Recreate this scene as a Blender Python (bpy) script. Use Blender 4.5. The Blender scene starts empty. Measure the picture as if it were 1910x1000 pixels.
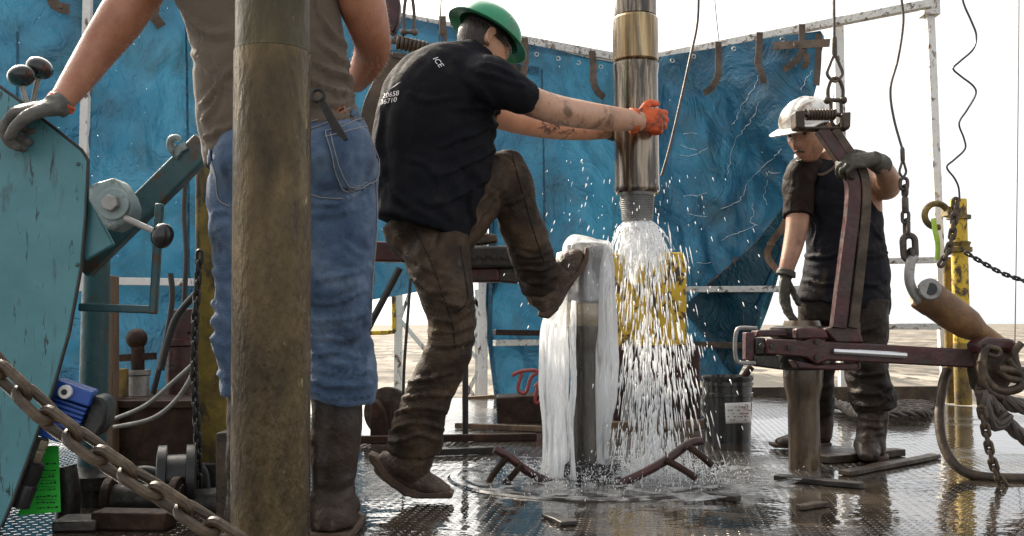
import bpy, bmesh, math, random
from mathutils import Vector, Matrix, noise
from mathutils.bvhtree import BVHTree
random.seed(11)
rad = math.radians
scene = bpy.context.scene
COL = scene.collection

# ---------------------------------------------------------------- camera
F = 1857.0                      # focal length in photo pixels (35 mm lens, 1910 px wide)
HOR = 605.0                     # photo row of the horizon
PIT = math.atan((HOR - 500) / F)
CAMZ = 0.58
cam_d = bpy.data.cameras.new('camera'); cam = bpy.data.objects.new('camera', cam_d); COL.objects.link(cam)
cam_d.lens = 35; cam_d.sensor_width = 36; cam_d.clip_start = 0.05; cam_d.clip_end = 20000
cam.location = (0, 0, CAMZ); cam.rotation_euler = (math.pi / 2 + PIT, 0, 0)
scene.camera = cam

# ---------------------------------------------------------------- light
SUN = Vector((-0.55, 0.66, 0.58)).normalized()
W = bpy.data.worlds.new('World'); scene.world = W; W.use_nodes = True
nt = W.node_tree; bg = nt.nodes['Background']
sky = nt.nodes.new('ShaderNodeTexSky'); sky.sky_type = 'NISHITA'; sky.sun_disc = False
sky.sun_elevation = math.asin(SUN.z); sky.sun_rotation = math.atan2(SUN.x, SUN.y)
sky.air_density = 1.0; sky.dust_density = 1.5; sky.ozone_density = 1.0
hs = nt.nodes.new('ShaderNodeHueSaturation'); hs.inputs['Saturation'].default_value = 0.22; hs.inputs['Value'].default_value = 1.0
nt.links.new(sky.outputs[0], hs.inputs['Color'])
veil = nt.nodes.new('ShaderNodeMix'); veil.data_type = 'RGBA'; veil.inputs['Factor'].default_value = .65; veil.inputs['B'].default_value = (6.4, 6.5, 6.7, 1)   # thin bright overcast
nt.links.new(hs.outputs[0], veil.inputs['A'])
# bright haze round the sun
tcw = nt.nodes.new('ShaderNodeTexCoord'); dt = nt.nodes.new('ShaderNodeVectorMath'); dt.operation = 'DOT_PRODUCT'; dt.inputs[1].default_value = SUN; nt.links.new(tcw.outputs['Generated'], dt.inputs[0])
mxm = nt.nodes.new('ShaderNodeMath'); mxm.operation = 'MAXIMUM'; mxm.inputs[1].default_value = 0; nt.links.new(dt.outputs['Value'], mxm.inputs[0])
pwm = nt.nodes.new('ShaderNodeMath'); pwm.operation = 'POWER'; pwm.inputs[1].default_value = 7; nt.links.new(mxm.outputs[0], pwm.inputs[0])
glw = nt.nodes.new('ShaderNodeMix'); glw.data_type = 'RGBA'; glw.blend_type = 'ADD'; glw.inputs['B'].default_value = (46, 42, 36, 1); nt.links.new(pwm.outputs[0], glw.inputs['Factor']); nt.links.new(veil.outputs['Result'], glw.inputs['A']); nt.links.new(glw.outputs['Result'], bg.inputs[0])
bg.inputs[1].default_value = 0.11
sl = bpy.data.lights.new('sun', 'SUN'); sl.energy = 5.0; sl.angle = rad(0.6); sl.color = (1.0, 0.89, 0.73)
so = bpy.data.objects.new('sun', sl); COL.objects.link(so); so.rotation_euler = SUN.to_track_quat('Z', 'Y').to_euler()
scene.view_settings.view_transform = 'Standard'; scene.view_settings.look = 'None'
scene.view_settings.exposure = 0.8; scene.view_settings.gamma = 1.0
scene.cycles.max_bounces = 8; scene.cycles.transparent_max_bounces = 24
scene.cycles.use_denoising = True

# ---------------------------------------------------------------- pixel -> place
CP, SP_ = math.cos(PIT), math.sin(PIT)
def ray(px, py):
    cx, cy = (px - 955) / F, (500 - py) / F
    return Vector((cx, CP - cy * SP_, SP_ + cy * CP))
def P(px, py, d):
    r = ray(px, py); return Vector((0, 0, CAMZ)) + r * (d / r.y)
def G(px, py, z=0.0):           # point on a horizontal level
    r = ray(px, py); return Vector((0, 0, CAMZ)) + r * ((z - CAMZ) / r.z)
def S(d): return d / F

# ---------------------------------------------------------------- mesh builder
def spline(pts, n=6, closed=False):
    """Catmull-Rom through tuples of equal length"""
    out = []; m = len(pts)
    def g(i):
        if closed: return pts[i % m]
        return pts[max(0, min(m - 1, i))]
    for i in range(m if closed else m - 1):
        a, b, c, d = g(i - 1), g(i), g(i + 1), g(i + 2)
        for k in range(n):
            t = k / n
            out.append(tuple(0.5 * (2 * q1 + (q2 - q0) * t + (2 * q0 - 5 * q1 + 4 * q2 - q3) * t * t + (3 * q1 - q0 - 3 * q2 + q3) * t ** 3)
                             for q0, q1, q2, q3 in zip(a, b, c, d)))
    if not closed: out.append(tuple(pts[-1]))
    return out
def vs(pts, n=6, closed=False): return [Vector(p) for p in spline([tuple(p) for p in pts], n, closed)]

class MB:
    def __init__(s): s.v = []; s.f = []
    def add(s, v, f):
        n = len(s.v); s.v += [Vector(q) for q in v]; s.f += [tuple(i + n for i in q) for q in f]; return s
    def box(s, c, size, R=None):
        c = Vector(c); v = []
        for z in (-.5, .5):
            for x, y in ((-.5, -.5), (.5, -.5), (.5, .5), (-.5, .5)):
                q = Vector((x * size[0], y * size[1], z * size[2]))
                if R is not None: q = R @ q
                v.append(c + q)
        return s.add(v, [(3, 2, 1, 0), (4, 5, 6, 7), (0, 1, 5, 4), (1, 2, 6, 5), (2, 3, 7, 6), (3, 0, 4, 7)])
    def beam(s, p0, p1, w, h, up=(0, 1, 0), w1=None, h1=None):
        """rectangular bar; h along 'up', w across"""
        p0, p1 = Vector(p0), Vector(p1); t = (p1 - p0).normalized(); u = Vector(up); u = (u - t * u.dot(t)).normalized(); a = t.cross(u)
        w1 = w if w1 is None else w1; h1 = h if h1 is None else h1; v = []
        for p, ww, hh in ((p0, w, h), (p1, w1, h1)):
            for x, y in ((-.5, -.5), (.5, -.5), (.5, .5), (-.5, .5)): v.append(p + a * x * ww + u * y * hh)
        return s.add(v, [(3, 2, 1, 0), (4, 5, 6, 7), (0, 1, 5, 4), (1, 2, 6, 5), (2, 3, 7, 6), (3, 0, 4, 7)])
    def ribbon(s, pts, w, h, up=(0, 1, 0)):
        """rectangular section swept along points: w across, h along up"""
        n = len(pts); V = []; Fc = []
        for i, p in enumerate(pts):
            t = (Vector(pts[min(i + 1, n - 1)]) - Vector(pts[max(i - 1, 0)])).normalized()
            u = Vector(up); u = (u - t * u.dot(t)).normalized(); a = t.cross(u)
            ww = w[i] if isinstance(w, (list, tuple)) else w
            for x, y in ((-.5, -.5), (.5, -.5), (.5, .5), (-.5, .5)): V.append(Vector(p) + a * x * ww + u * y * h)
        for i in range(n - 1):
            for k in range(4):
                a, b = i * 4 + k, i * 4 + (k + 1) % 4; Fc.append((a, b, b + 4, a + 4))
        Fc.append((3, 2, 1, 0)); m = (n - 1) * 4; Fc.append((m, m + 1, m + 2, m + 3))
        return s.add(V, Fc)
    def tube(s, pts, r, seg=10, closed=False, ref=None, caps=True):
        pts = [Vector(p) for p in pts]; n = len(pts); V = []; Fc = []; a = None
        for i, p in enumerate(pts):
            if closed: t = (pts[(i + 1) % n] - pts[i - 1])
            else: t = pts[min(i + 1, n - 1)] - pts[max(i - 1, 0)]
            t = t.normalized() if t.length > 1e-9 else Vector((0, 0, 1))
            if ref is not None:
                b = Vector(ref); b = b - t * b.dot(t)
                if b.length < 1e-4: b = t.orthogonal()
                b.normalize(); a = b.cross(t).normalized()
            else:
                if a is None: a = t.orthogonal().normalized()
                else:
                    a = a - t * a.dot(t); a = a.normalized() if a.length > 1e-6 else t.orthogonal().normalized()
                b = t.cross(a)
            q = r[i] if isinstance(r, list) else r
            ra, rb = q if isinstance(q, (list, tuple)) else (q, q)
            for k in range(seg):
                th = 2 * math.pi * k / seg
                V.append(p + a * math.cos(th) * ra + b * math.sin(th) * rb)
        for i in range(n if closed else n - 1):
            j = (i + 1) % n
            for k in range(seg):
                k2 = (k + 1) % seg; Fc.append((i * seg + k, i * seg + k2, j * seg + k2, j * seg + k))
        if caps and not closed:
            Fc.append(tuple(range(seg - 1, -1, -1))); Fc.append(tuple((n - 1) * seg + k for k in range(seg)))
        return s.add(V, Fc)
    def limb(s, rows, n=5, seg=20):
        """rows of (px, py, depth, half width px, half depth px)"""
        q = spline([tuple(r) if len(r) == 5 else tuple(r) + (r[3],) for r in rows], n)
        return s.tube([P(a, b, d) for a, b, d, _, _ in q], [(max(w, .5) * S(d), max(e, .5) * S(d)) for a, b, d, w, e in q], seg, ref=(0, 1, 0))
    def lathe(s, prof, o, ax, seg=24):
        """profile of (radius, distance along axis)"""
        o = Vector(o); ax = Vector(ax).normalized(); a = ax.orthogonal().normalized(); b = ax.cross(a); V = []; Fc = []
        for r, z in prof:
            for k in range(seg):
                th = 2 * math.pi * k / seg; V.append(o + ax * z + (a * math.cos(th) + b * math.sin(th)) * r)
        for i in range(len(prof) - 1):
            for k in range(seg):
                k2 = (k + 1) % seg; Fc.append((i * seg + k, i * seg + k2, (i + 1) * seg + k2, (i + 1) * seg + k))
        Fc.append(tuple(range(seg - 1, -1, -1))); Fc.append(tuple((len(prof) - 1) * seg + k for k in range(seg)))
        return s.add(V, Fc)
    def prism(s, poly, ext):
        poly = [Vector(p) for p in poly]; n = len(poly); e = Vector(ext)
        return s.add(poly + [p + e for p in poly], [tuple(range(n - 1, -1, -1)), tuple(range(n, 2 * n))] + [(i, (i + 1) % n, n + (i + 1) % n, n + i) for i in range(n)])
    def ball(s, c, r, M=None, u=16, v=10):
        c = Vector(c); rr = r if isinstance(r, (list, tuple, Vector)) else (r, r, r); V = []; Fc = []
        for j in range(1, v):
            ph = math.pi * j / v
            for i in range(u):
                th = 2 * math.pi * i / u; q = Vector((rr[0] * math.sin(ph) * math.cos(th), rr[1] * math.sin(ph) * math.sin(th), rr[2] * math.cos(ph)))
                V.append(c + (M @ q if M is not None else q))
        t, b = Vector((0, 0, rr[2])), Vector((0, 0, -rr[2]))
        V.append(c + (M @ t if M is not None else t)); V.append(c + (M @ b if M is not None else b)); T = len(V) - 2
        for j in range(v - 2):
            for i in range(u):
                k = (i + 1) % u; Fc.append((j * u + i, (j + 1) * u + i, (j + 1) * u + k, j * u + k))
        for i in range(u):
            k = (i + 1) % u; Fc.append((T, i, k)); Fc.append((T + 1, (v - 2) * u + k, (v - 2) * u + i))
        return s.add(V, Fc)
    def link(s, c, d, nrm, L, w, r, seg=8, n=7):
        """oval chain link: centre, long direction, plane normal, inner pitch L, width w, bar radius r"""
        c = Vector(c); d = Vector(d).normalized(); nn = Vector(nrm); nn = (nn - d * nn.dot(d)).normalized(); a = d.cross(nn); pts = []
        hw = w / 2 - r; hl = max(L / 2 - hw, 0)
        for k in range(n + 1): th = -math.pi / 2 + math.pi * k / n; pts.append(c + d * (hl + hw * math.cos(th)) + a * hw * math.sin(th))
        for k in range(n + 1): th = math.pi / 2 + math.pi * k / n; pts.append(c + d * (-hl + hw * math.cos(th)) + a * hw * math.sin(th))
        return s.tube(pts, r, seg, closed=True)

WORLD_LOC = {}
def props(o, label=None, cat=None, group=None, kind=None):
    if label: o['label'] = label
    if cat: o['category'] = cat
    if group: o['group'] = group
    if kind: o['kind'] = kind
    return o
def mkobj(name, mb, mat, parent=None, bevel=0, sharp=40, loc=None, solid=0):
    me = bpy.data.meshes.new(name)
    if parent is not None: off = WORLD_LOC[parent]
    elif loc is not None: off = Vector(loc)
    else:
        xs = [v.x for v in mb.v]; ys = [v.y for v in mb.v]; zs = [v.z for v in mb.v]
        off = Vector(((min(xs) + max(xs)) / 2, (min(ys) + max(ys)) / 2, min(zs)))
    me.from_pydata([v - off for v in mb.v], [], mb.f); me.update()
    bm = bmesh.new(); bm.from_mesh(me); bmesh.ops.recalc_face_normals(bm, faces=bm.faces); bm.to_mesh(me); bm.free()
    me.shade_smooth(); me.set_sharp_from_angle(angle=rad(sharp))
    o = bpy.data.objects.new(name, me); COL.objects.link(o); me.materials.append(mat)
    if solid:
        m = o.modifiers.new('solid', 'SOLIDIFY'); m.thickness = solid; m.offset = 0
    if bevel:
        m = o.modifiers.new('bevel', 'BEVEL'); m.width = bevel; m.segments = 2; m.limit_method = 'ANGLE'; m.angle_limit = rad(35); m.harden_normals = False
    if parent is not None: o.parent = parent; WORLD_LOC[o] = WORLD_LOC[parent]
    else: o.location = off; WORLD_LOC[o] = off
    return o
def root(name, loc, label, cat, group=None):
    o = bpy.data.objects.new(name, None); COL.objects.link(o); o.location = loc; o.empty_display_size = .1
    WORLD_LOC[o] = Vector(loc); return props(o, label, cat, group)

def fuse(mb, voxel=.008, smooth=3, shrink=0):
    """join overlapping closed volumes into one continuous skin -> MB"""
    me = bpy.data.meshes.new('tmp'); me.from_pydata(mb.v, [], mb.f); me.update()
    bm = bmesh.new(); bm.from_mesh(me); bmesh.ops.recalc_face_normals(bm, faces=bm.faces); bm.to_mesh(me); bm.free()
    o = bpy.data.objects.new('tmp', me); COL.objects.link(o)
    r = o.modifiers.new('r', 'REMESH'); r.mode = 'VOXEL'; r.voxel_size = voxel; r.adaptivity = 0
    if smooth: q = o.modifiers.new('s', 'SMOOTH'); q.factor = .5; q.iterations = smooth
    dg = bpy.context.evaluated_depsgraph_get(); e = bpy.data.meshes.new_from_object(o.evaluated_get(dg))
    out = MB(); out.v = [v.co.copy() for v in e.vertices]; out.f = [tuple(p.vertices) for p in e.polygons]
    bpy.data.objects.remove(o); bpy.data.meshes.remove(me); bpy.data.meshes.remove(e)
    return out
def normals(mb):
    N = [Vector() for _ in mb.v]
    for f in mb.f:
        a, b, c = mb.v[f[0]], mb.v[f[1]], mb.v[f[2]]; n = (b - a).cross(c - a)
        if len(f) == 4: n = n + (c - a).cross(mb.v[f[3]] - a)
        for i in f: N[i] += n
    for n in N:
        if n.length > 0: n.normalize()
    return N
def folds(mb, base=.0, bscale=9.0, spots=(), stretch=(1, 1, 1), seed=0.0, strokes=()):
    """cloth: general rumple + creases round given places: (centre, radius, axis, amplitude, wavelength)"""
    N = normals(mb); S_ = Vector((seed, seed * 1.7, -seed))
    sp = [(Vector(c), R, Vector(ax).normalized(), am, 2 * math.pi / wl) for c, R, ax, am, wl in spots]
    segs = []
    for pts, w, am in strokes:                       # single creases, drawn along the cloth
        q = spline(pts, 5); m_ = len(q) - 1
        for k, (a, b) in enumerate(zip(q, q[1:])): segs.append((a, b, w, am, k / m_, (k + 1) / m_))
    for i, p in enumerate(mb.v):
        q = Vector((p.x * stretch[0], p.y * stretch[1], p.z * stretch[2])) * bscale + S_
        d = base * (abs(noise.noise(q)) * 1.8 - .5) + base * .55 * (abs(noise.noise(q * 2.4 + S_)) * 1.8 - .45) if base else 0
        for c, R, ax, am, k in sp:
            r2 = (p - c).length_squared / (R * R)
            if r2 < 6:
                wv = noise.noise(p * 7 + S_) * 4.6 + noise.noise(p * 15 + S_) * 1.5
                mod = .35 + .9 * abs(noise.noise(p * 5.3 - S_)) ; sn = math.sin(k * ax.dot(p - c) * .8 + wv)
                d += am * math.exp(-r2) * mod * 1.3 * (.45 * sn + .9 * (abs(math.sin(.5 * (k * ax.dot(p - c) * .8 + wv))) - .62))
        if segs and N[i].y < .35:
            fx = math.sqrt(max(0, min(1, (.35 - N[i].y) * 2))); best = {}
            yy = p.y * CP + (p.z - CAMZ) * SP_; u = 955 + F * p.x / yy; v = 500 - F * (-p.y * SP_ + (p.z - CAMZ) * CP) / yy
            u += 7 * noise.noise(p * 11 + S_); v += 7 * noise.noise(p * 11 - S_)
            for a, b, w, am, t0, t1 in segs:
                ex, ey = b[0] - a[0], b[1] - a[1]; L2 = ex * ex + ey * ey + 1e-9; t = max(0, min(1, ((u - a[0]) * ex + (v - a[1]) * ey) / L2))
                dx, dy = u - a[0] - ex * t, v - a[1] - ey * t; r = math.hypot(dx, dy) / w
                if r > 3: continue
                sg = (ex * dy - ey * dx) > 0; tt = t0 + (t1 - t0) * t
                val = am * math.sin(math.pi * min(1, .08 + tt * .92)) ** .6 * (math.exp(-r * (1.3 if sg else 2.6)) - .45 * math.exp(-((r - (1.5 if sg else .9)) * 1.6) ** 2))
                key = (w, am, a) ; d_ = best.get('v', 0)
                if abs(val) > abs(d_): best['v'] = val
            d += best.get('v', 0) * fx
        mb.v[i] = p + N[i] * d
    return mb
def bvh(mb): return BVHTree.FromPolygons(mb.v, mb.f)
O_ = Vector((0, 0, CAMZ))
def hit(tree, px, py, off=.004):
    r = ray(px, py).normalized(); l, n, i, d = tree.ray_cast(O_, r)
    if l is None: return None
    if n.dot(r) > 0: n = -n
    return l + n * off
def patch(tree, quad, nu=10, nv=10, off=.004, th=.004):
    """flat piece laid on a surface: quad of photo pixels tl,tr,br,bl (list may be longer via function)"""
    mb = MB(); rows = []
    for j in range(nv + 1):
        for i in range(nu + 1):
            u, v = i / nu, j / nv
            a = [quad[0][k] * (1 - u) + quad[1][k] * u for k in (0, 1)]; b = [quad[3][k] * (1 - u) + quad[2][k] * u for k in (0, 1)]
            h = hit(tree, a[0] * (1 - v) + b[0] * v, a[1] * (1 - v) + b[1] * v, off); rows.append(h)
    ok = [r for r in rows if r is not None]
    if not ok: return mb
    idx = {}; V = []
    for k, r in enumerate(rows):
        if r is not None: idx[k] = len(V); V.append(r)
    Fc = []
    for j in range(nv):
        for i in range(nu):
            q = [j * (nu + 1) + i, j * (nu + 1) + i + 1, (j + 1) * (nu + 1) + i + 1, (j + 1) * (nu + 1) + i]
            if all(k in idx for k in q): Fc.append(tuple(idx[k] for k in q))
    mb.add(V, Fc); return mb
def stitch(mb, tree, pts, r=.0015, off=.002, n=6):
    q = [hit(tree, a, b, off) for a, b in spline(pts, n)]; q = [h for h in q if h is not None]
    if len(q) > 1: mb.tube(q, r, 5)
    return mb
def letters(text, tree, o, du, dv, size, name, mat, parent, off=.003):
    """lettering sewn/printed on a surface: origin px, unit vectors px along text and up"""
    cu = bpy.data.curves.new('t', 'FONT'); cu.body = text; cu.size = 1; ob = bpy.data.objects.new('t', cu); COL.objects.link(ob)
    dg = bpy.context.evaluated_depsgraph_get(); me = bpy.data.meshes.new_from_object(ob.evaluated_get(dg)); bpy.data.objects.remove(ob)
    mb = MB(); V = []
    for v in me.vertices:
        h = hit(tree, o[0] + (du[0] * v.co.x + dv[0] * v.co.y) * size, o[1] + (du[1] * v.co.x + dv[1] * v.co.y) * size, off); V.append(h)
    m = {}; W_ = []
    for i, h in enumerate(V):
        if h is not None: m[i] = len(W_); W_.append(h)
    mb.add(W_, [tuple(m[i] for i in p.vertices) for p in me.polygons if all(i in m for i in p.vertices)])
    if not mb.f: return None
    return mkobj(name, mb, mat, parent)

# ---------------------------------------------------------------- materials
def mat(name, cols, scale=6, rough=(.45, .7), metal=0.0, bump=.15, bscale=50, stretch=(1, 1, 1), spec=.5, detail=8, dist=0.3, dirt=None, coat=0, trans=0, bdist=.01, space='Object', weave=0, chips=None, sheen=0, wr=None):
    m = bpy.data.materials.new(name); m.use_nodes = True; t = m.node_tree; N, L = t.nodes.new, t.links.new
    b = t.nodes['Principled BSDF']; tc = N('ShaderNodeTexCoord'); mp = N('ShaderNodeMapping'); mp.inputs['Scale'].default_value = stretch
    L(tc.outputs[space], mp.inputs[0]); v = mp.outputs[0]
    n = N('ShaderNodeTexNoise'); n.inputs['Scale'].default_value = scale; n.inputs['Detail'].default_value = detail; n.inputs['Roughness'].default_value = .62; n.inputs['Distortion'].default_value = dist
    L(v, n.inputs['Vector']); cr = N('ShaderNodeValToRGB'); L(n.outputs['Fac'], cr.inputs[0]); el = cr.color_ramp.elements
    while len(el) < len(cols): el.new(.5)
    for e, (p, c) in zip(el, cols): e.position = p; e.color = (*c, 1)
    out = cr.outputs[0]; n2 = N('ShaderNodeTexNoise'); n2.inputs['Scale'].default_value = scale * 2.7; n2.inputs['Detail'].default_value = 6; L(v, n2.inputs['Vector'])
    rr = N('ShaderNodeMapRange'); rr.inputs[1].default_value = .3; rr.inputs[2].default_value = .7; rr.inputs[3].default_value = rough[0]; rr.inputs[4].default_value = rough[1]; L(n2.outputs['Fac'], rr.inputs[0]); ro = rr.outputs[0]
    for layer in ([dirt] if dirt else []) + ([chips] if chips else []):
        dc, ds, lo, hi, st = layer
        mp2 = N('ShaderNodeMapping'); mp2.inputs['Scale'].default_value = st; mp2.inputs['Location'].default_value = (3.1, 1.7, 5.3); L(tc.outputs[space], mp2.inputs[0])
        n3 = N('ShaderNodeTexNoise'); n3.inputs['Scale'].default_value = ds; n3.inputs['Detail'].default_value = 9; n3.inputs['Roughness'].default_value = .65; n3.inputs['Distortion'].default_value = .4; L(mp2.outputs[0], n3.inputs['Vector'])
        r3 = N('ShaderNodeMapRange'); r3.inputs[1].default_value = lo; r3.inputs[2].default_value = hi; L(n3.outputs['Fac'], r3.inputs[0])
        mx = N('ShaderNodeMix'); mx.data_type = 'RGBA'; L(r3.outputs[0], mx.inputs['Factor']); L(out, mx.inputs['A']); mx.inputs['B'].default_value = (*dc, 1); out = mx.outputs['Result']
    L(out, b.inputs['Base Color']); L(ro, b.inputs['Roughness']); b.inputs['Metallic'].default_value = metal; b.inputs['Specular IOR Level'].default_value = spec
    if coat: b.inputs['Coat Weight'].default_value = coat; b.inputs['Coat Roughness'].default_value = .08
    if sheen: b.inputs['Sheen Weight'].default_value = sheen; b.inputs['Sheen Roughness'].default_value = .4
    if wr:                                  # crumpled cloth / hammered relief under the fine grain
        mw = N('ShaderNodeMapping'); mw.inputs['Scale'].default_value = wr[3] if len(wr) > 3 else (1, 1, 1); L(tc.outputs[space], mw.inputs[0])
        nw = N('ShaderNodeTexNoise'); nw.inputs['Scale'].default_value = wr[0]; nw.inputs['Detail'].default_value = 4; nw.inputs['Distortion'].default_value = 1.3; nw.inputs['Roughness'].default_value = .5; L(mw.outputs[0], nw.inputs['Vector'])
        s1 = N('ShaderNodeMath'); s1.operation = 'SUBTRACT'; L(nw.outputs['Fac'], s1.inputs[0]); s1.inputs[1].default_value = .5
        s2_ = N('ShaderNodeMath'); s2_.operation = 'ABSOLUTE'; L(s1.outputs[0], s2_.inputs[0]); bw = N('ShaderNodeBump'); bw.inputs['Strength'].default_value = wr[1]; bw.inputs['Distance'].default_value = wr[2]; L(s2_.outputs[0], bw.inputs['Height']); wnorm = bw.outputs[0]
        L(wnorm, b.inputs['Normal'])
    if bump:
        nb = N('ShaderNodeTexNoise'); nb.inputs['Scale'].default_value = bscale; nb.inputs['Detail'].default_value = 5; L(v, nb.inputs['Vector']); h = nb.outputs['Fac']
        if weave:
            w1 = N('ShaderNodeTexWave'); w1.inputs['Scale'].default_value = weave; w1.bands_direction = 'DIAGONAL'; L(tc.outputs[space], w1.inputs['Vector'])
            ad = N('ShaderNodeMath'); ad.operation = 'MULTIPLY_ADD'; L(w1.outputs['Fac'], ad.inputs[0]); ad.inputs[1].default_value = .35; L(h, ad.inputs[2]); h = ad.outputs[0]
        bu = N('ShaderNodeBump'); bu.inputs['Strength'].default_value = bump; bu.inputs['Distance'].default_value = bdist; L(h, bu.inputs['Height'])
        if wr: L(wnorm, bu.inputs['Normal'])
        L(bu.outputs[0], b.inputs['Normal'])
    return m
RUST = (.07, .03, .014); MUD = (.05, .036, .024); BLK = (.012, .011, .010)
m_fore = mat('weathered_drill_pipe', [(.33, (.022, .014, .006)), (.5, (.078, .052, .022)), (.66, (.16, .112, .048))], 7, (.2, .45), .35, .5, 90, (1, 1, .4), wr=(16, .5, .004, (1.5, 1.5, .35)), spec=.35, dirt=((.03, .022, .014), 9, .52, .7, (1, 1, .3)), chips=((.34, .27, .15), 34, .64, .7, (1, 1, .5)))
m_olive = mat('olive_pipe_joint', [(.3, (.02, .016, .007)), (.5, (.06, .047, .021)), (.72, (.11, .088, .038))], 8, (.4, .65), .15, .5, 90, (1, 1, .4), wr=(16, .5, .004, (1.5, 1.5, .35)), spec=.3, chips=((.3, .25, .13), 26, .67, .72, (2.5, 1, .6)))
m_pipe = mat('wet_oily_steel', [(.36, (.02, .014, .009)), (.48, (.08, .055, .032)), (.57, (.3, .24, .165)), (.66, (.05, .034, .02))], 14, (.12, .3), .55, .3, 35, (2.2, 2.2, .12), coat=.6, dirt=((.02, .015, .012), 12, .5, .62, (1.4, 1.4, .2)))
m_brass = mat('muddy_golden_steel', [(.36, (.07, .04, .015)), (.5, (.26, .165, .06)), (.62, (.45, .33, .16))], 13, (.12, .28), .6, .3, 30, (2.6, 2.6, .1), coat=.6, dirt=((.05, .035, .02), 9, .52, .66, (2, 2, .2)))
m_thread = mat('threaded_steel', [(.3, (.2, .2, .2)), (.7, (.36, .36, .35))], 10, (.25, .4), .7, .1, 60)
m_steel = mat('grey_steel', [(.3, (.16, .15, .14)), (.6, (.3, .29, .27)), (.75, (.12, .07, .04))], 12, (.35, .6), .5, .25, 70)
m_galv = mat('galvanised_rail', [(.3, (.42, .41, .38)), (.55, (.6, .58, .54)), (.66, (.22, .17, .12))], 16, (.45, .7), .15, .25, 60, dirt=((.09, .06, .04), 22, .54, .62, (1, 1, 1)))
m_white = mat('chipped_white_paint', [(.3, (.6, .58, .53)), (.6, (.72, .7, .66)), (.7, (.35, .28, .2))], 10, (.45, .7), 0, .2, 60, dirt=((.1, .06, .035), 18, .56, .62, (1, 1, .5)))
m_dark = mat('greasy_black_steel', [(.3, (.012, .011, .01)), (.6, (.035, .03, .026)), (.75, (.07, .045, .03))], 12, (.3, .6), .3, .3, 50)
m_rust = mat('rusty_steel', [(.3, (.010, .006, .004)), (.5, (.032, .016, .010)), (.7, (.07, .036, .02))], 10, (.5, .8), .1, .35, 60, spec=.25)  # rust, with the shade at lower left darkened into its base colour
m_rust2 = mat('brown_mud_steel', [(.3, (.02, .013, .008)), (.5, (.05, .032, .019)), (.7, (.11, .075, .045))], 9, (.4, .7), .15, .35, 50)
m_red = mat('worn_maroon_paint', [(.3, (.016, .006, .006)), (.5, (.048, .011, .011)), (.68, (.08, .02, .018))], 9, (.28, .55), .1, .25, 60, dirt=((.035, .022, .017), 11, .5, .62, (1, 1, 1)), chips=((.2, .14, .12), 40, .71, .74, (1, 1, 1)))
m_teal = mat('teal_machine_paint', [(.3, (.05, .165, .185)), (.55, (.068, .21, .235)), (.75, (.09, .25, .27))], 4, (.35, .55), 0, .18, 26, dirt=((.045, .10, .11), 7, .58, .66, (3, 3, .5)), chips=((.02, .038, .042), 17, .60, .625, (3.2, 3.2, .5)))
m_tealr = mat('rusty_teal_paint', [(.3, (.022, .065, .072)), (.55, (.036, .092, .1)), (.72, (.05, .11, .115))], 7, (.4, .6), 0, .25, 40, dirt=((.09, .045, .022), 12, .55, .64, (1, 1, 1)), chips=((.03, .02, .015), 30, .63, .68, (1, 1, 1)))  # base colour lowered to hold the shade round the console
m_tealg = mat('grey_teal_casting', [(.3, (.14, .19, .19)), (.6, (.25, .31, .3)), (.75, (.12, .1, .07))], 9, (.35, .6), .1, .25, 50, dirt=((.05, .04, .03), 15, .56, .66, (1, 1, 1)))
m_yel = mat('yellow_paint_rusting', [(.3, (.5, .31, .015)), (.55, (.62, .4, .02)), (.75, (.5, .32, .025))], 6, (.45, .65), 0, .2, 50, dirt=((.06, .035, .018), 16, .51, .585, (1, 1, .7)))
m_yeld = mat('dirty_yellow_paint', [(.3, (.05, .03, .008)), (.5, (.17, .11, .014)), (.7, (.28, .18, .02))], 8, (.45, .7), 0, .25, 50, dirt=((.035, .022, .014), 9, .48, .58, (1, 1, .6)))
m_rub = mat('black_rubber', [(.4, (.012, .012, .012)), (.7, (.03, .028, .026))], 10, (.3, .5), 0, .1, 60)
m_knob = mat('black_plastic_knob', [(.4, (.012, .012, .013)), (.7, (.022, .021, .022))], 10, (.12, .3), 0, .04, 60)
m_wire = mat('steel_wire_rope', [(.35, (.05, .04, .034)), (.6, (.1, .08, .065)), (.75, (.16, .12, .09))], 14, (.4, .6), .4, .2, 80)
m_chain = mat('rusty_chain_steel', [(.3, (.018, .011, .006)), (.5, (.05, .032, .018)), (.7, (.115, .08, .046))], 22, (.4, .65), .2, .25, 60)
m_wood = mat('dirty_wood', [(.3, (.075, .042, .022)), (.55, (.14, .085, .048)), (.75, (.2, .13, .08))], 6, (.6, .8), 0, .3, 40, (3, 3, .4), dirt=((.05, .03, .02), 8, .52, .66, (1, 1, .5)))
m_blue = mat('blue_motor_paint', [(.35, (.012, .055, .26)), (.65, (.02, .085, .36))], 6, (.3, .5), 0, .1, 50, dirt=((.02, .02, .03), 14, .6, .68, (1, 1, 1)))
m_brass2 = mat('nickel_gland', [(.35, (.3, .25, .17)), (.65, (.5, .44, .32))], 9, (.25, .4), .8, .1, 60)
m_green = mat('green_paper_tag', [(.35, (.03, .5, .04)), (.65, (.045, .6, .06))], 4, (.5, .7), 0, .06, 30)
m_ink = mat('black_ink', [(.3, (.015, .015, .015)), (.7, (.03, .03, .03))], 10, (.5, .7), 0, 0)
m_strap = mat('brown_webbing', [(.3, (.06, .042, .03)), (.6, (.12, .085, .06))], 12, (.7, .9), 0, .3, 150)
m_lime = mat('lime_strap', [(.3, (.25, .4, .03)), (.6, (.4, .55, .08))], 12, (.6, .8), 0, .2, 100)
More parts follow.
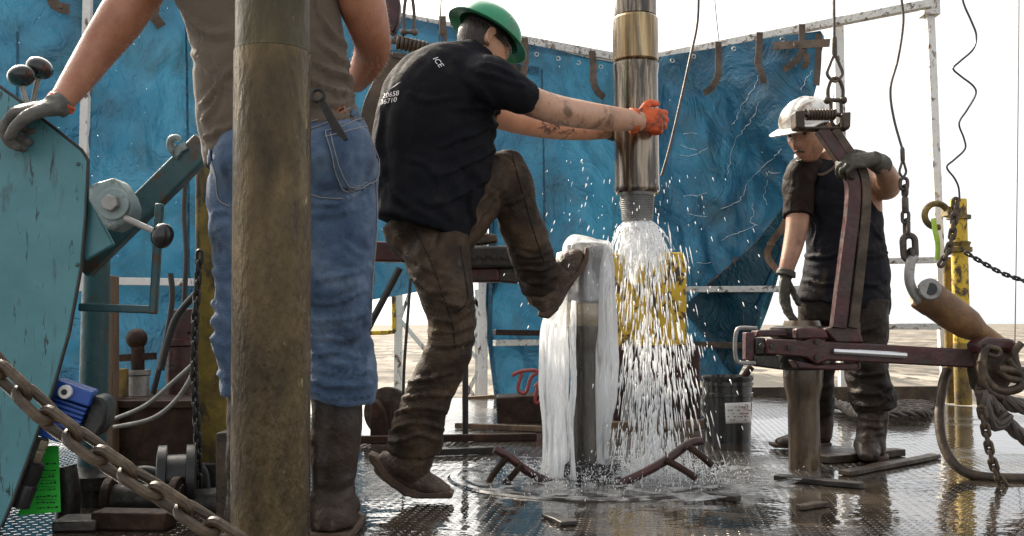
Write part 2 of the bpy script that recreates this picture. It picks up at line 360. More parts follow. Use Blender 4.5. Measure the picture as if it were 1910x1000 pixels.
m_lab = mat('white_paper_label', [(.4, (.7, .69, .66)), (.7, (.55, .5, .46))], 7, (.5, .7), 0, .05, 40, dirt=((.3, .2, .15), 16, .6, .68, (1, 1, 1)))
m_bucket = mat('black_plastic_bucket', [(.3, (.012, .012, .012)), (.6, (.03, .028, .025))], 8, (.15, .35), 0, .15, 30, (1, 1, .3), coat=.4, chips=((.22, .2, .17), 14, .65, .7, (1.5, 1.5, .5)))
# ================================================================ setting
def node_floor():
    m = bpy.data.materials.new('wet_chequer_plate'); m.use_nodes = True; t = m.node_tree; N, L = t.nodes.new, t.links.new
    b = t.nodes['Principled BSDF']; tc = N('ShaderNodeTexCoord'); v = tc.outputs['Object']
    def noise_(s, d=6, ro=.55, st=None, dist=0):
        n = N('ShaderNodeTexNoise'); n.inputs['Scale'].default_value = s; n.inputs['Detail'].default_value = d; n.inputs['Roughness'].default_value = ro; n.inputs['Distortion'].default_value = dist
        if st: mp = N('ShaderNodeMapping'); mp.inputs['Scale'].default_value = st; L(v, mp.inputs[0]); L(mp.outputs[0], n.inputs['Vector'])
        else: L(v, n.inputs['Vector'])
        return n.outputs['Fac']
    def rng(x, a, b_, c, d):
        r = N('ShaderNodeMapRange'); r.interpolation_type = 'SMOOTHSTEP'
        for i, q in enumerate((a, b_, c, d)): r.inputs[i + 1].default_value = q
        L(x, r.inputs[0]); return r.outputs[0]
    def mth(op, a, b_=None, c=None):
        n = N('ShaderNodeMath'); n.operation = op
        for i, q in enumerate((a, b_, c)):
            if q is None: continue
            if isinstance(q, (int, float)): n.inputs[i].default_value = q
            else: L(q, n.inputs[i])
        return n.outputs[0]
    pn = noise_(.9, 5, .55, dist=.6)                                # hollows of the floor that hold water
    for (cx_, cy_, r_, g_) in ((-.28, 3.15, .55, .16), (.95, 3.2, .5, .13), (1.3, 3.0, .5, .12), (.5, 3.0, .35, .06), (1.4, 4.3, .8, .05), (1.75, 2.8, .4, -.14), (1.05, 3.75, .35, -.1), (2.1, 5.2, 1.2, .12), (1.5, 5.6, .9, .12), (2.2, 3.9, .6, .1)):
        vd = N('ShaderNodeVectorMath'); vd.operation = 'DISTANCE'; L(v, vd.inputs[0]); vd.inputs[1].default_value = (cx_, cy_, 0)
        pn = mth('ADD', pn, rng(vd.outputs['Value'], 0, r_, g_, 0))
    pud = rng(pn, .46, .57, 0, 1)                                   # 1 = standing water
    mudn = noise_(3.2, 8, .62)
    cr = N('ShaderNodeValToRGB'); L(mudn, cr.inputs[0]); e = cr.color_ramp.elements; e[0].position = .3; e[0].color = (.010, .008, .006, 1); e[1].position = .7; e[1].color = (.07, .056, .042, 1)
    L(cr.outputs[0], b.inputs['Base Color'])
    r_dry = rng(noise_(6, 6), .3, .7, .1, .32)
    L(mth('MULTIPLY_ADD', mth('SUBTRACT', 1.0, pud), mth('SUBTRACT', r_dry, .02), .02), b.inputs['Roughness'])
    # raised lugs of the tread plate
    sx = N('ShaderNodeSeparateXYZ'); mp = N('ShaderNodeMapping'); mp.inputs['Rotation'].default_value = (0, 0, rad(45 + 8)); L(v, mp.inputs[0]); L(mp.outputs[0], sx.inputs[0])
    k = 2 * math.pi / .046
    a = mth('SINE', mth('MULTIPLY', sx.outputs[0], k)); c = mth('SINE', mth('MULTIPLY', sx.outputs[1], k))
    lug = rng(mth('MULTIPLY', a, c), .15, .6, 0, 1)
    dry = mth('SUBTRACT', 1.0, mth('MULTIPLY', pud, .93))
    h = mth('MULTIPLY', lug, dry)
    rip = noise_(9, 2, .5, (1, 1.6, 1), .3); rip2 = noise_(26, 3, .5)
    h = mth('MULTIPLY_ADD', rip, .45, h); h = mth('MULTIPLY_ADD', mth('MULTIPLY', rip2, dry), .5, h)
    bu = N('ShaderNodeBump'); bu.inputs['Strength'].default_value = .8; bu.inputs['Distance'].default_value = .006; L(h, bu.inputs['Height']); L(bu.outputs[0], b.inputs['Normal'])
    b.inputs['Specular IOR Level'].default_value = .5; b.inputs['IOR'].default_value = 1.9; b.inputs['Coat Weight'].default_value = .0
    return m
mb = MB(); mb.prism([(-6, -4, -.12), (6, -4, -.12), (6, 4.86, -.12), (1.08, 8.82, -.12), (-6, 4.31, -.12)], (0, 0, .12)); fl = mkobj('rig_floor', mb, node_floor(), loc=(0, 0, 0)); props(fl, kind='structure')
# the plain far below the rig floor
m_land = mat('dry_grass_plain', [(.40, (.05, .04, .03)), (.49, (.15, .125, .095)), (.62, (.28, .25, .2))], .09, (.8, .95), 0, .3, 2, (1, .45, 1), detail=12, dirt=((.035, .03, .02), .3, .52, .58, (1, .3, 1)))
mb = MB(); n = 60
V = []; Fc = []
for j in range(n + 1):
    y = -30 + 9030 * (j / n) ** 3
    for i in range(n + 1):
        x = (i / n * 2 - 1); x = x * abs(x) * 9000
        far = min(1, max(0, (y - 200) / 4000))
        V.append((x, y, -5 + noise.noise((x * .01, y * .01, 0)) * .5 + far * 10 * noise.noise((x * .0006, y * .0006, 3))))
for j in range(n):
    for i in range(n): q = j * (n + 1) + i; Fc.append((q, q + 1, q + n + 2, q + n + 1))
mb.add(V, Fc); props(mkobj('dry_plain', mb, m_land, loc=(0, 0, -5)), kind='structure')

# windwall corner and directions
CX = Vector((1.08, 8.74)); DL = Vector((-1.91, -1.21)).normalized(); DR = Vector((1.95, -1.56)).normalized(); TOP = 2.92
def wall(px, py, D, off=0.0):
    """point on a vertical wall through the corner along D (off = towards the camera)"""
    r = ray(px, py); n = Vector((D.y, -D.x)); 
    if n.y > 0: n = -n
    c = CX + n * off; t = c.dot(n) / (r.x * n.x + r.y * n.y); return O_ + r * t
def wl(px, py, off=0): return wall(px, py, DL, off)
def wr(px, py, off=0): return wall(px, py, DR, off)

def tarp_mat():
    m = bpy.data.materials.new('blue_tarpaulin'); m.use_nodes = True; t = m.node_tree; N, L = t.nodes.new, t.links.new
    for q in list(t.nodes): t.nodes.remove(q)
    o = N('ShaderNodeOutputMaterial'); tc = N('ShaderNodeTexCoord'); v = tc.outputs['Object']
    def nz(s, d=6, st=(1, 1, 1), dist=0, loc=(0, 0, 0), rot=(0, 0, 0)):
        mp = N('ShaderNodeMapping'); mp.inputs['Scale'].default_value = st; mp.inputs['Location'].default_value = loc; mp.inputs['Rotation'].default_value = rot; L(v, mp.inputs[0])
        n = N('ShaderNodeTexNoise'); n.inputs['Scale'].default_value = s; n.inputs['Detail'].default_value = d; n.inputs['Roughness'].default_value = .6; n.inputs['Distortion'].default_value = dist; L(mp.outputs[0], n.inputs['Vector']); return n.outputs['Fac']
    cr = N('ShaderNodeValToRGB'); e = cr.color_ramp.elements; e[0].position = .3; e[0].color = (.013, .052, .088, 1); e[1].position = .62; e[1].color = (.032, .14, .23, 1); x = e.new(.46); x.color = (.02, .098, .172, 1)
    L(nz(1.6, 9), cr.inputs[0])
    dr = N('ShaderNodeMapRange'); dr.inputs[1].default_value = .47; dr.inputs[2].default_value = .7; dr.inputs[4].default_value = .9; L(nz(3.5, 9, (1, 1, .7), .6, (4, 2, 7)), dr.inputs[0])
    mx = N('ShaderNodeMix'); mx.data_type = 'RGBA'; L(dr.outputs[0], mx.inputs['Factor']); L(cr.outputs[0], mx.inputs['A']); mx.inputs['B'].default_value = (.022, .06, .085, 1); col = mx.outputs['Result']
    bu = N('ShaderNodeBump'); bu.inputs['Strength'].default_value = 1; bu.inputs['Distance'].default_value = .075
    rg = N('ShaderNodeMath'); rg.operation = 'SUBTRACT'; rg.inputs[1].default_value = .5; L(nz(2.6, 4, (1, 1, .8), 1.6), rg.inputs[0]); ra_ = N('ShaderNodeMath'); ra_.operation = 'ABSOLUTE'; L(rg.outputs[0], ra_.inputs[0])
    rb_ = N('ShaderNodeMath'); rb_.operation = 'MULTIPLY_ADD'; rb_.inputs[1].default_value = .13; L(nz(11, 5, (1, 1, .6), 1.4), rb_.inputs[0]); L(ra_.outputs[0], rb_.inputs[2]); L(rb_.outputs[0], bu.inputs['Height'])
    d = N('ShaderNodeBsdfDiffuse'); tr = N('ShaderNodeBsdfTranslucent'); gl = N('ShaderNodeBsdfGlossy'); gl.inputs['Roughness'].default_value = .4
    for q in (d, tr): L(col, q.inputs['Color']); L(bu.outputs[0], q.inputs['Normal'])
    L(bu.outputs[0], gl.inputs['Normal']); gl.inputs['Color'].default_value = (.5, .5, .5, 1)
    a = N('ShaderNodeMixShader'); a.inputs[0].default_value = .24; L(d.outputs[0], a.inputs[1]); L(tr.outputs[0], a.inputs[2])
    b = N('ShaderNodeMixShader'); b.inputs[0].default_value = .05; L(a.outputs[0], b.inputs[1]); L(gl.outputs[0], b.inputs[2])
    # worn-through pin holes let the sky through
    hole = N('ShaderNodeMath'); hole.operation = 'GREATER_THAN'; hole.inputs[1].default_value = .75; L(nz(55, 3, (1, 1, 1), 0, (1, 5, 2)), hole.inputs[0])
    tp = N('ShaderNodeBsdfTransparent'); c = N('ShaderNodeMixShader'); L(hole.outputs[0], c.inputs[0]); L(b.outputs[0], c.inputs[1]); L(tp.outputs[0], c.inputs[2])
    L(c.outputs[0], o.inputs[0]); return m
m_tarp = tarp_mat()
def lerp_tab(tab, x):
    for (x0, y0), (x1, y1) in zip(tab, tab[1:]):
        if x <= x1: return y0 + (y1 - y0) * max(0, min(1, (x - x0) / (x1 - x0)))
    return tab[-1][1]
def cracks_on(fn, lines):
    """worn cracks: thin jagged slits, returned as list of (a,b) pixel pairs"""
def tarp(name, D, tops, bots, x0, x1, nx, nz, amp, seed, label):
    n = Vector((D.y, -D.x)); n = -n if n.y > 0 else n
    mb = MB(); V = []; Fc = []
    for i in range(nx + 1):
        px = x0 + (x1 - x0) * i / nx; yt, yb = lerp_tab(tops, px), lerp_tab(bots, px)
        for j in range(nz + 1):
            v = j / nz; p = wall(px, yt + (yb - yt) * v, D)
            s = (p.x * D.x + p.y * D.y)
            w = amp * (.6 * math.sin(s * 5.1 + seed + 1.4 * noise.noise((s * .7, p.z * .6, seed))) + 1.6 * noise.noise((s * 1.3 + p.z * .8, p.z * .9, seed)) + .5 * (1 - 2 * abs(noise.noise((s * 3 + p.z * 2.4, p.z * 2 - s, seed + 4)))) + .22 * noise.noise((s * 9, p.z * 7, seed)))
            w *= min(1, .25 + v * 3) * (.15 + .85 * min(1, (p.xy - CX).length / .6))
            V.append(p + Vector((n.x, n.y, 0)) * (w + .03))
    for i in range(nx):
        for j in range(nz): q = i * (nz + 1) + j; Fc.append((q, q + 1, q + nz + 2, q + nz + 1))
    mb.add(V, Fc); o = mkobj(name, mb, m_tarp); props(o, label, 'tarpaulin', 'windwall tarpaulins'); return o, bvh(mb)
RAIL_L = [(-300, -260), (0, -112), (750, 36), (975, 84), (1140, 116), (1195, 122)]
tl_, BL = tarp('tarpaulin', DL, RAIL_L, [(-400, 745), (600, 742), (672, 740), (690, 560), (770, 545), (815, 520), (850, 430), (876, 388), (906, 384), (914, 480), (918, 764), (1190, 748)], -350, 1188, 260, 70, .11, 1.0, 'long faded blue tarpaulin hung behind the workers on the left half of the windwall')
tr_, BR = tarp('tarpaulin', DR, [(1180, 118), (1230, 108), (1530, 58), (1560, 52)], [(1180, 748), (1300, 745), (1306, 712), (1375, 706), (1392, 680), (1415, 622), (1445, 540), (1470, 440), (1484, 350), (1522, 200), (1531, 80)], 1182, 1531, 130, 80, .11, 5.0, 'creased blue tarpaulin with white cracks hung right of the wet hanging pipe')
# frayed cracks in the right sheet; light shining through is painted white
m_crack_light = mat('painted_crack_light', [(.4, (.5, .55, .58)), (.7, (.68, .71, .73))], 20, (.7, .9), 0, 0)
for ln in ([(1415, 140), (1408, 165), (1385, 195), (1376, 222), (1366, 232)], [(1417, 190), (1405, 218), (1390, 240), (1372, 262), (1362, 300), (1357, 325)],
           [(1515, 132), (1503, 150), (1495, 168)], [(1458, 278), (1440, 298), (1410, 325), (1395, 338), (1388, 362), (1380, 375), (1360, 385), (1345, 390)],
           [(1320, 276), (1300, 287), (1285, 292), (1268, 289)], [(1275, 366), (1290, 364), (1300, 366), (1318, 360)], [(1430, 322), (1431, 345), (1425, 368), (1432, 382)],
           [(1458, 322), (1440, 324), (1434, 320)], [(1410, 420), (1385, 432), (1362, 440), (1345, 449)], [(1404, 380), (1406, 400), (1399, 415), (1414, 422)],
           [(1268, 270), (1282, 276), (1300, 280)], [(1300, 490), (1320, 492), (1327, 489)], [(1282, 398), (1300, 403), (1318, 405)], [(1275, 250), (1290, 248), (1300, 250)]):
    mb = MB(); pv = None
    for (a, b), (c, d) in zip(ln, ln[1:]):
        k = 5
        for i in range(k):
            j = lambda: random.uniform(-2.6, 2.6)
            p0 = pv if (i or pv is not None) else hit(BR, a, b, .004); p1 = hit(BR, a + (c - a) * (i + 1) / k + j() * (i < k - 1), b + (d - b) * (i + 1) / k, .004); pv = p1
            if p0 and p1: mb.tube([p0, p1], random.uniform(.0013, .0036), 5)
    if mb.v: mkobj('frayed_crack', mb, m_crack_light, tr_)
for ln in ([(33, 60), (32, 300), (36, 700)], [(345, 20), (350, 250), (352, 520)], [(610, 60), (612, 300), (614, 600)], [(1010, 130), (1014, 300), (1016, 560)]):
    q = [hit(BL, a, b, .004) for a, b in spline(ln, 10)]; q = [x for x in q if x]; mb = MB()
    if len(q) > 2: mb.ribbon(q, .014, .004, (0, 1, 0)); mkobj('sheet_seam', mb, m_tarp, tl_)
for tr__, D__, xs, fn in ((tl_, BL, (960, 1000, 1040, 1078, 1120), 0), (tr_, BR, (1255, 1295, 1370, 1460), 1)):
    for x in xs:
        y = (lerp_tab(RAIL_L, x) + 13) if fn == 0 else 122 - (x - 1200) * .19 + 2; h_ = hit(D__, x, y, .006)
        if h_: mb = MB(); mb.tube([h_ + Vector((math.cos(a) * .016, 0, math.sin(a) * .016)) for a in [2 * math.pi * k / 14 for k in range(14)]], .0055, 6, closed=True); mkobj('eyelet', mb, m_galv, tr__)
# darker second sheet that hangs below the diagonal seam
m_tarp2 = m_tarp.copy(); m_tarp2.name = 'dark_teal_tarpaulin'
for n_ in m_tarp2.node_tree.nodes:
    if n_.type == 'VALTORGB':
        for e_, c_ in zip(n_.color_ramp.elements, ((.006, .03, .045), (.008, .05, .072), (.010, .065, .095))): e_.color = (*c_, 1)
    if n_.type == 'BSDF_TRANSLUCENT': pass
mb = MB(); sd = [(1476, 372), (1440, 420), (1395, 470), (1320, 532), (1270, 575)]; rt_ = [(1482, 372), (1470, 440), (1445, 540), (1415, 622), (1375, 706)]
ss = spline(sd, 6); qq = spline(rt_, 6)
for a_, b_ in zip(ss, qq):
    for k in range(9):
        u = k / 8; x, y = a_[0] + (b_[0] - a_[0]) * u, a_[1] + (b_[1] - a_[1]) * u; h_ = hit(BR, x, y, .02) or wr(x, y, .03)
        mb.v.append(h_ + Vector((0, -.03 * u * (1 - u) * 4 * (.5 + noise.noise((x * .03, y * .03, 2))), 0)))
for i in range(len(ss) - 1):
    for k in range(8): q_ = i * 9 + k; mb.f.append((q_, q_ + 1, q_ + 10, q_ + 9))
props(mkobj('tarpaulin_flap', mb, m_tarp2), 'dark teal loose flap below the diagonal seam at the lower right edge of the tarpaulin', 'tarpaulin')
# seams of the sheets
mb = MB()
for ln in ([(1480, 365), (1440, 420), (1395, 470), (1320, 532)],):
    q = [hit(BR, a, b, .01) for a, b in spline(ln, 6)]; mb.tube([x for x in q if x], .012, 6)
mkobj('hem_rope', mb, m_strap, tr_)
mb = MB(); q = [hit(BR, a, b, .006) for a, b in [(1527, 62), (1526, 90), (1525, 120), (1522, 160), (1519, 185)]]; mb.ribbon([x for x in q if x], .05, .006, (0, 1, 0)); mkobj('edge_webbing', mb, m_strap, tr_)
mb = MB(); q = [hit(BR, a, b, .006) for a, b in spline([(1372, 480), (1388, 530), (1392, 590), (1394, 640)], 4)]; mb.ribbon([x for x in q if x], .045, .006, (0, 1, 0)); mkobj('reinforcing_strip', mb, m_strap, tr_)

# rails and posts of the windwall frame
def bar(name, p0, p1, w, m, label, cat, group=None, h=None):
    mb = MB(); mb.beam(p0, p1, w, h or w, (0, 0, 1) if abs((Vector(p1) - Vector(p0)).normalized().z) < .9 else (0, 1, 0)); o = mkobj(name, mb, m, bevel=.004); return props(o, label, cat, group)
def at_top(D, px):
    r = ray(px, HOR); n = Vector((D.y, -D.x)); t = CX.dot(n) / (r.x * n.x + r.y * n.y); return Vector((r.x * t, r.y * t, TOP))
bar('top_rail', at_top(DL, -250), (CX.x, CX.y, TOP), .07, m_galv, 'grey top rail running above the left blue tarpaulin', 'rail')
bar('top_rail', (CX.x + .04, CX.y, TOP + .003), at_top(DR, 1752), .06, m_galv, 'grey top rail sloping up above the cracked right tarpaulin to the right post', 'rail')
bar('lower_rail', wl(690, 92), wl(1000, 130), .05, m_rust2, 'rusty second rail just below the top rail behind the green hard hat', 'rail')
def vpost(name, px, D, w, m, label, z0=0, z1=TOP, d=None, off=-.12):
    n = Vector((D.y, -D.x)); n = -n if n.y > 0 else n
    p = at_top(D, px) + Vector((n.x, n.y, 0)) * off
    mb = MB(); mb.box((p.x, p.y, (z0 + z1) / 2), (w, w, z1 - z0)); o = mkobj(name, mb, m, bevel=.004); return props(o, label, 'post')
vpost('frame_post', 144, DL, .05, m_white, 'thin white post in front of the tarpaulin behind the bare forearm', z0=wl(150, 545).z, z1=3.2, off=.1)
vpost('frame_post', 915, DL, .075, m_white, 'chipped white post at the gap in the tarpaulin beside the standing leg')
vpost('frame_post', 1562, DR, .075, m_white, 'white post behind the man in the white hard hat')
pr = root('frame_post', G(1762, 748), 'tall weathered white post with a bracket box on top at far right', 'post')
p0 = G(1763, 748); p1 = P(1733, 5, p0.y)
mb = MB(); mb.beam(p0, p1, .06, .06, (0, 1, 0)); mkobj('shaft', mb, m_white, pr, bevel=.004)
mb = MB(); mb.box(P(1733, 14, p0.y - .01), (.125, .12, .14)); mkobj('bracket_box', mb, m_galv, pr, bevel=.004)
bar('mid_rail', wl(160, 524, .09), wl(372, 527, .09), .05, m_white, 'white horizontal rail across the lower left tarpaulin', 'rail')
bar('mid_rail', wr(1278, 540, .1), wr(1492, 539, .1), .05, m_galv, 'pale grey mid rail in front of the right tarpaulin above the bucket', 'rail')
bar('mid_rail', wr(1640, 487, .0), wr(1756, 485, .0), .045, m_galv, 'short upper guard rail between the white hatted man and the right post', 'rail')
bar('mid_rail', wr(1640, 609, .0), wr(1758, 609, .0), .045, m_galv, 'short lower guard rail between the white hatted man and the right post', 'rail')
bar('mid_rail', wr(1200, 640, .1), wr(1392, 645, .1), .05, m_rust2, 'brown low rail in front of the right tarpaulin just above the bucket', 'rail')
bar('mid_rail', wl(922, 640, .08), wl(1060, 638, .08), .05, m_galv, 'low whitish rail beside the chipped post behind the raised boot', 'rail')
bar('mid_rail', wl(922, 620, .1), wl(1060, 622, .1), .045, m_rust, 'rusty low rail just above the whitish one behind the raised boot', 'rail')
bar('kick_board', wr(1300, 739), wr(1758, 740), .06, m_rust2, 'rusty kick board along the floor edge behind the bucket', 'kick board', h=.15)
bar('kick_board', wl(865, 758), wl(1180, 738), .06, m_wood, 'muddy brown kick board along the floor edge below the chipped post', 'kick board', h=.15)
# open frame seen through the gap: yellow guard, thin braces
gr = root('guard_rail', G(737, 745), 'yellow and white guard frame seen through the gap below the tarpaulin', 'guard frame')
D_ = 9.2
mb = MB(); mb.tube(vs([P(690, 621, D_), P(730, 619, D_), P(735, 610, D_), P(734, 545, D_)], 3), .022, 8); mkobj('yellow_rail', mb, m_yel, gr)
mb = MB(); mb.beam(P(742, 770, D_ + .03), P(744, 540, D_ + .03), .07, .07); mb.beam(P(747, 598, D_ + .03), P(800, 660, D_ + .03), .04, .04); mb.beam(P(770, 530, D_ + .03), P(747, 594, D_ + .03), .03, .03); mkobj('white_post', mb, m_white, gr)
gr = root('brace_frame', G(895, 770), 'white diagonal bracing left of the chipped white post', 'bracing')
D_ = 8.6
mb = MB()
for a, b, c, d in ((870, 540, 908, 590), (866, 640, 910, 645), (878, 655, 908, 690), (908, 660, 868, 742), (850, 690, 885, 740), (890, 540, 890, 790)): mb.beam(P(a, b, D_), P(c, d, D_), .035, .035)
mkobj('diagonal_brace', mb, m_white, gr)
mb = MB(); mb.box(P(885, 770, 8.4), (.22, .1, .18)); props(mkobj('cable_box', mb, m_wood, bevel=.006), 'tan box at the foot of the white bracing', 'box')
# straps that tie the sheets to the rail
def strap(pts, wpx, fn, label, m=m_strap, off=.09):
    q = [fn(a, b, off + c) for a, b, c in spline(pts, 6)]; s = S(q[0].y)
    mb = MB(); mb.ribbon(q, wpx * s, .006, (0, 1, 0)); mb.box(q[len(q) // 2], (wpx * s * 1.15, .012, wpx * s * .45))
    return props(mkobj('tie_strap', mb, m), label, 'strap', 'webbing straps tying the tarpaulin to the rail')
strap([(92, -20, 0), (100, 5, 0), (112, 14, .02), (130, 18, .02)], 20, wl, 'short webbing strap end at the top left corner')
strap([(288, -30, 0), (287, 5, 0), (288, 30, .03), (302, 50, .02)], 18, wl, 'webbing strap hanging beside the bent elbow at upper left')
strap([(825, 30, 0), (826, 60, 0), (828, 95, 0)], 14, wl, 'webbing strap on the rail left of the green hard hat')
strap([(978, 70, 0), (980, 100, 0), (978, 130, .02), (974, 150, .02)], 13, wl, 'webbing strap on the rail right of the green hard hat')
strap([(1104, 95, 0), (1107, 120, 0), (1107, 150, .03), (1114, 170, .05), (1127, 182, .03)], 13, wl, 'curled webbing strap on the rail left of the hanging pipe')
strap([(1340, 78, 0), (1340, 110, 0), (1339, 140, .03), (1328, 163, .06), (1313, 174, .03)], 12, wr, 'curled webbing strap between the hanging pipe and the white hat, first from the left')
strap([(1417, 60, 0), (1416, 90, 0), (1414, 118, .03), (1422, 140, .05), (1424, 156, .03)], 12, wr, 'straight webbing strap hanging left of the dark cross strap')
strap([(1496, 45, 0), (1496, 75, 0), (1497, 95, .02), (1480, 118, .05), (1462, 130, .03)], 12, wr, 'webbing strap curling left beneath the dark cross strap')
strap([(1442, 86, .01), (1470, 84, .02), (1510, 82, .02), (1548, 80, .01)], 15, wr, 'dark horizontal cross strap on the top right of the tarpaulin')
strap([(1505, 100, .01), (1504, 114, .02), (1500, 128, .01)], 12, wr, 'short dangling strap end just under the dark cross strap')
strap([(1430, 254, .01), (1448, 252, .02), (1470, 251, .01)], 13, wr, 'rusty brown strap beside the peak of the white hard hat', m_rust)
strap([(1474, 385, .05), (1462, 420, .1), (1438, 455, .12), (1432, 480, .1), (1450, 505, .06)], 13, wr, 'tan loop of webbing hanging beside the bare arm of the man on the right', m_wood)
# ================================================================ people
m_skin = mat('tanned_skin', [(.3, (.38, .2, .125)), (.55, (.5, .285, .185)), (.75, (.44, .22, .14))], 7, (.4, .6), 0, .12, 160, dirt=((.17, .09, .05), 11, .55, .66, (1, 1, 1)), chips=((.1, .06, .04), 24, .64, .69, (1, 1, 1)))
m_skin2 = mat('ruddy_hairy_skin', [(.3, (.26, .095, .05)), (.55, (.38, .16, .09)), (.75, (.31, .115, .062))], 9, (.32, .5), 0, .2, 190, chips=((.25, .1, .06), 60, .62, .68, (1, 1, .5)))
m_skin3 = mat('sooty_skin', [(.3, (.24, .115, .068)), (.55, (.38, .2, .122)), (.75, (.28, .135, .08))], 8, (.35, .55), 0, .12, 160, dirt=((.12, .065, .04), 7, .58, .75, (1, 1, 1)))
m_tee = mat('black_cotton', wr=(6, .7, .012, (1, 1, .8)), spec=.12, cols=[(.3, (.006, .0063, .0085)), (.6, (.0095, .010, .0135)), (.8, (.014, .0145, .019))], scale=7, rough=(.7, .9), bump=.25, bscale=240, dirt=((.03, .024, .018), 6, .62, .75, (1, 1, 1)), chips=((.16, .13, .1), 38, .715, .74, (.5, 1, 2)))
m_taupe = mat('taupe_cotton', [(.3, (.085, .064, .046)), (.6, (.13, .1, .074)), (.8, (.165, .13, .097))], 5, (.7, .9), 0, .25, 220, wr=(5, .6, .012, (1, 1, .7)), sheen=.2, spec=.15, dirt=((.06, .042, .03), 8, .62, .72, (1, 1, 1)))
m_denim = mat('blue_denim', [(.25, (.028, .046, .08)), (.5, (.07, .11, .178)), (.72, (.16, .21, .28))], 9, (.75, .9), 0, .35, 230, wr=(7, .7, .012, (1, 1, 1.3)), spec=.12, weave=0, detail=10, dirt=((.022, .031, .05), 4, .56, .7, (1, 1, 1)), sheen=.15)
m_duck = mat('muddy_brown_canvas', [(.25, (.010, .007, .005)), (.46, (.032, .021, .014)), (.6, (.075, .048, .029)), (.75, (.16, .108, .068))], 6, (.5, .8), 0, .4, 160, wr=(7, .7, .013, (1, 1, 1.5)), spec=.2, detail=10, dirt=((.17, .125, .085), 8, .6, .72, (1, 1, 1)), chips=((.5, .46, .4), 30, .74, .76, (1, 1, .6)))
m_dknavy = mat('dark_navy_cotton', [(.3, (.005, .005, .008)), (.6, (.009, .009, .013)), (.8, (.022, .017, .014))], 5, (.6, .85), 0, .25, 160, wr=(7, .7, .012, (1, 1, 1)), spec=.15, dirt=((.04, .028, .02), 7, .55, .7, (1, 1, 1)))
m_oilp = mat('oily_dark_canvas', [(.3, (.007, .005, .004)), (.55, (.022, .016, .011)), (.75, (.055, .038, .026))], 7, (.45, .75), 0, .35, 120, wr=(7, .7, .012, (1, 1, 1.3)), spec=.2, detail=10)
m_vest = mat('brown_vest_canvas', spec=.12, cols=[(.3, (.008, .005, .004)), (.6, (.022, .012, .009))], scale=9, rough=(.6, .8), bump=.3, bscale=120)
m_boot = mat('brown_boot_leather', [(.3, (.02, .011, .007)), (.55, (.055, .031, .02)), (.75, (.1, .064, .042))], 11, (.35, .65), 0, .4, 90, wr=(18, .7, .008, (1, 1, 1)), spec=.35, dirt=((.15, .11, .075), 9, .55, .68, (1, 1, 1)))
m_bootj = mat('dark_rubber_boot', [(.3, (.012, .008, .006)), (.55, (.035, .021, .014)), (.75, (.075, .05, .034))], 8, (.35, .6), 0, .3, 70, wr=(7, .5, .010, (1, 1, .6)), spec=.35, dirt=((.2, .16, .115), 8, .58, .72, (1, 1, .7)))
m_sole = mat('boot_sole', [(.3, (.03, .018, .012)), (.6, (.085, .05, .03)), (.8, (.14, .095, .063))], 14, (.6, .85), 0, .3, 90)
m_orange = mat('orange_work_glove', [(.3, (.42, .055, .012)), (.55, (.62, .095, .018)), (.75, (.5, .1, .03))], 12, (.5, .8), 0, .25, 150, dirt=((.09, .035, .018), 16, .5, .62, (1, 1, 1)))
m_glv = mat('oily_dark_glove', [(.3, (.02, .018, .012)), (.6, (.05, .043, .028)), (.8, (.085, .07, .05))], 14, (.5, .75), 0, .3, 110)
m_glvg = mat('grey_work_glove', [(.3, (.05, .048, .042)), (.6, (.12, .112, .098)), (.8, (.05, .045, .038))], 16, (.6, .8), 0, .3, 110)
m_hair = mat('dark_brown_hair', [(.3, (.012, .008, .006)), (.7, (.035, .022, .015))], 60, (.4, .6), 0, .5, 160, (1, 1, .25))
m_hatg = mat('green_hat_shell', [(.3, (.012, .15, .07)), (.55, (.02, .235, .11)), (.8, (.03, .3, .15))], 7, (.2, .4), 0, .06, 70, dirt=((.09, .12, .075), 10, .58, .7, (1, 1, 1)), chips=((.3, .36, .3), 50, .7, .72, (1, 1, .5)))
m_hatw = mat('dirty_white_hat_shell', [(.3, (.5, .47, .42)), (.6, (.66, .64, .6))], 6, (.25, .45), 0, .06, 60, dirt=((.22, .155, .1), 15, .47, .6, (1, 1, 1)), chips=((.22, .16, .05), 28, .66, .69, (1, 1, 1)))
m_dkpl = mat('dark_plastic', [(.4, (.02, .02, .024)), (.7, (.035, .035, .04))], 20, (.3, .5), 0, .05, 60)
m_eye = mat('eye', [(.4, (.015, .01, .008)), (.7, (.03, .02, .016))], 5, (.1, .2), 0, 0)
m_lens = bpy.data.materials.new('clear_lens'); m_lens.use_nodes = True; _b = m_lens.node_tree.nodes['Principled BSDF']; _b.inputs['Transmission Weight'].default_value = .9; _b.inputs['Roughness'].default_value = .05; _b.inputs['IOR'].default_value = 1.2; _b.inputs['Base Color'].default_value = (.9, .9, .9, 1)

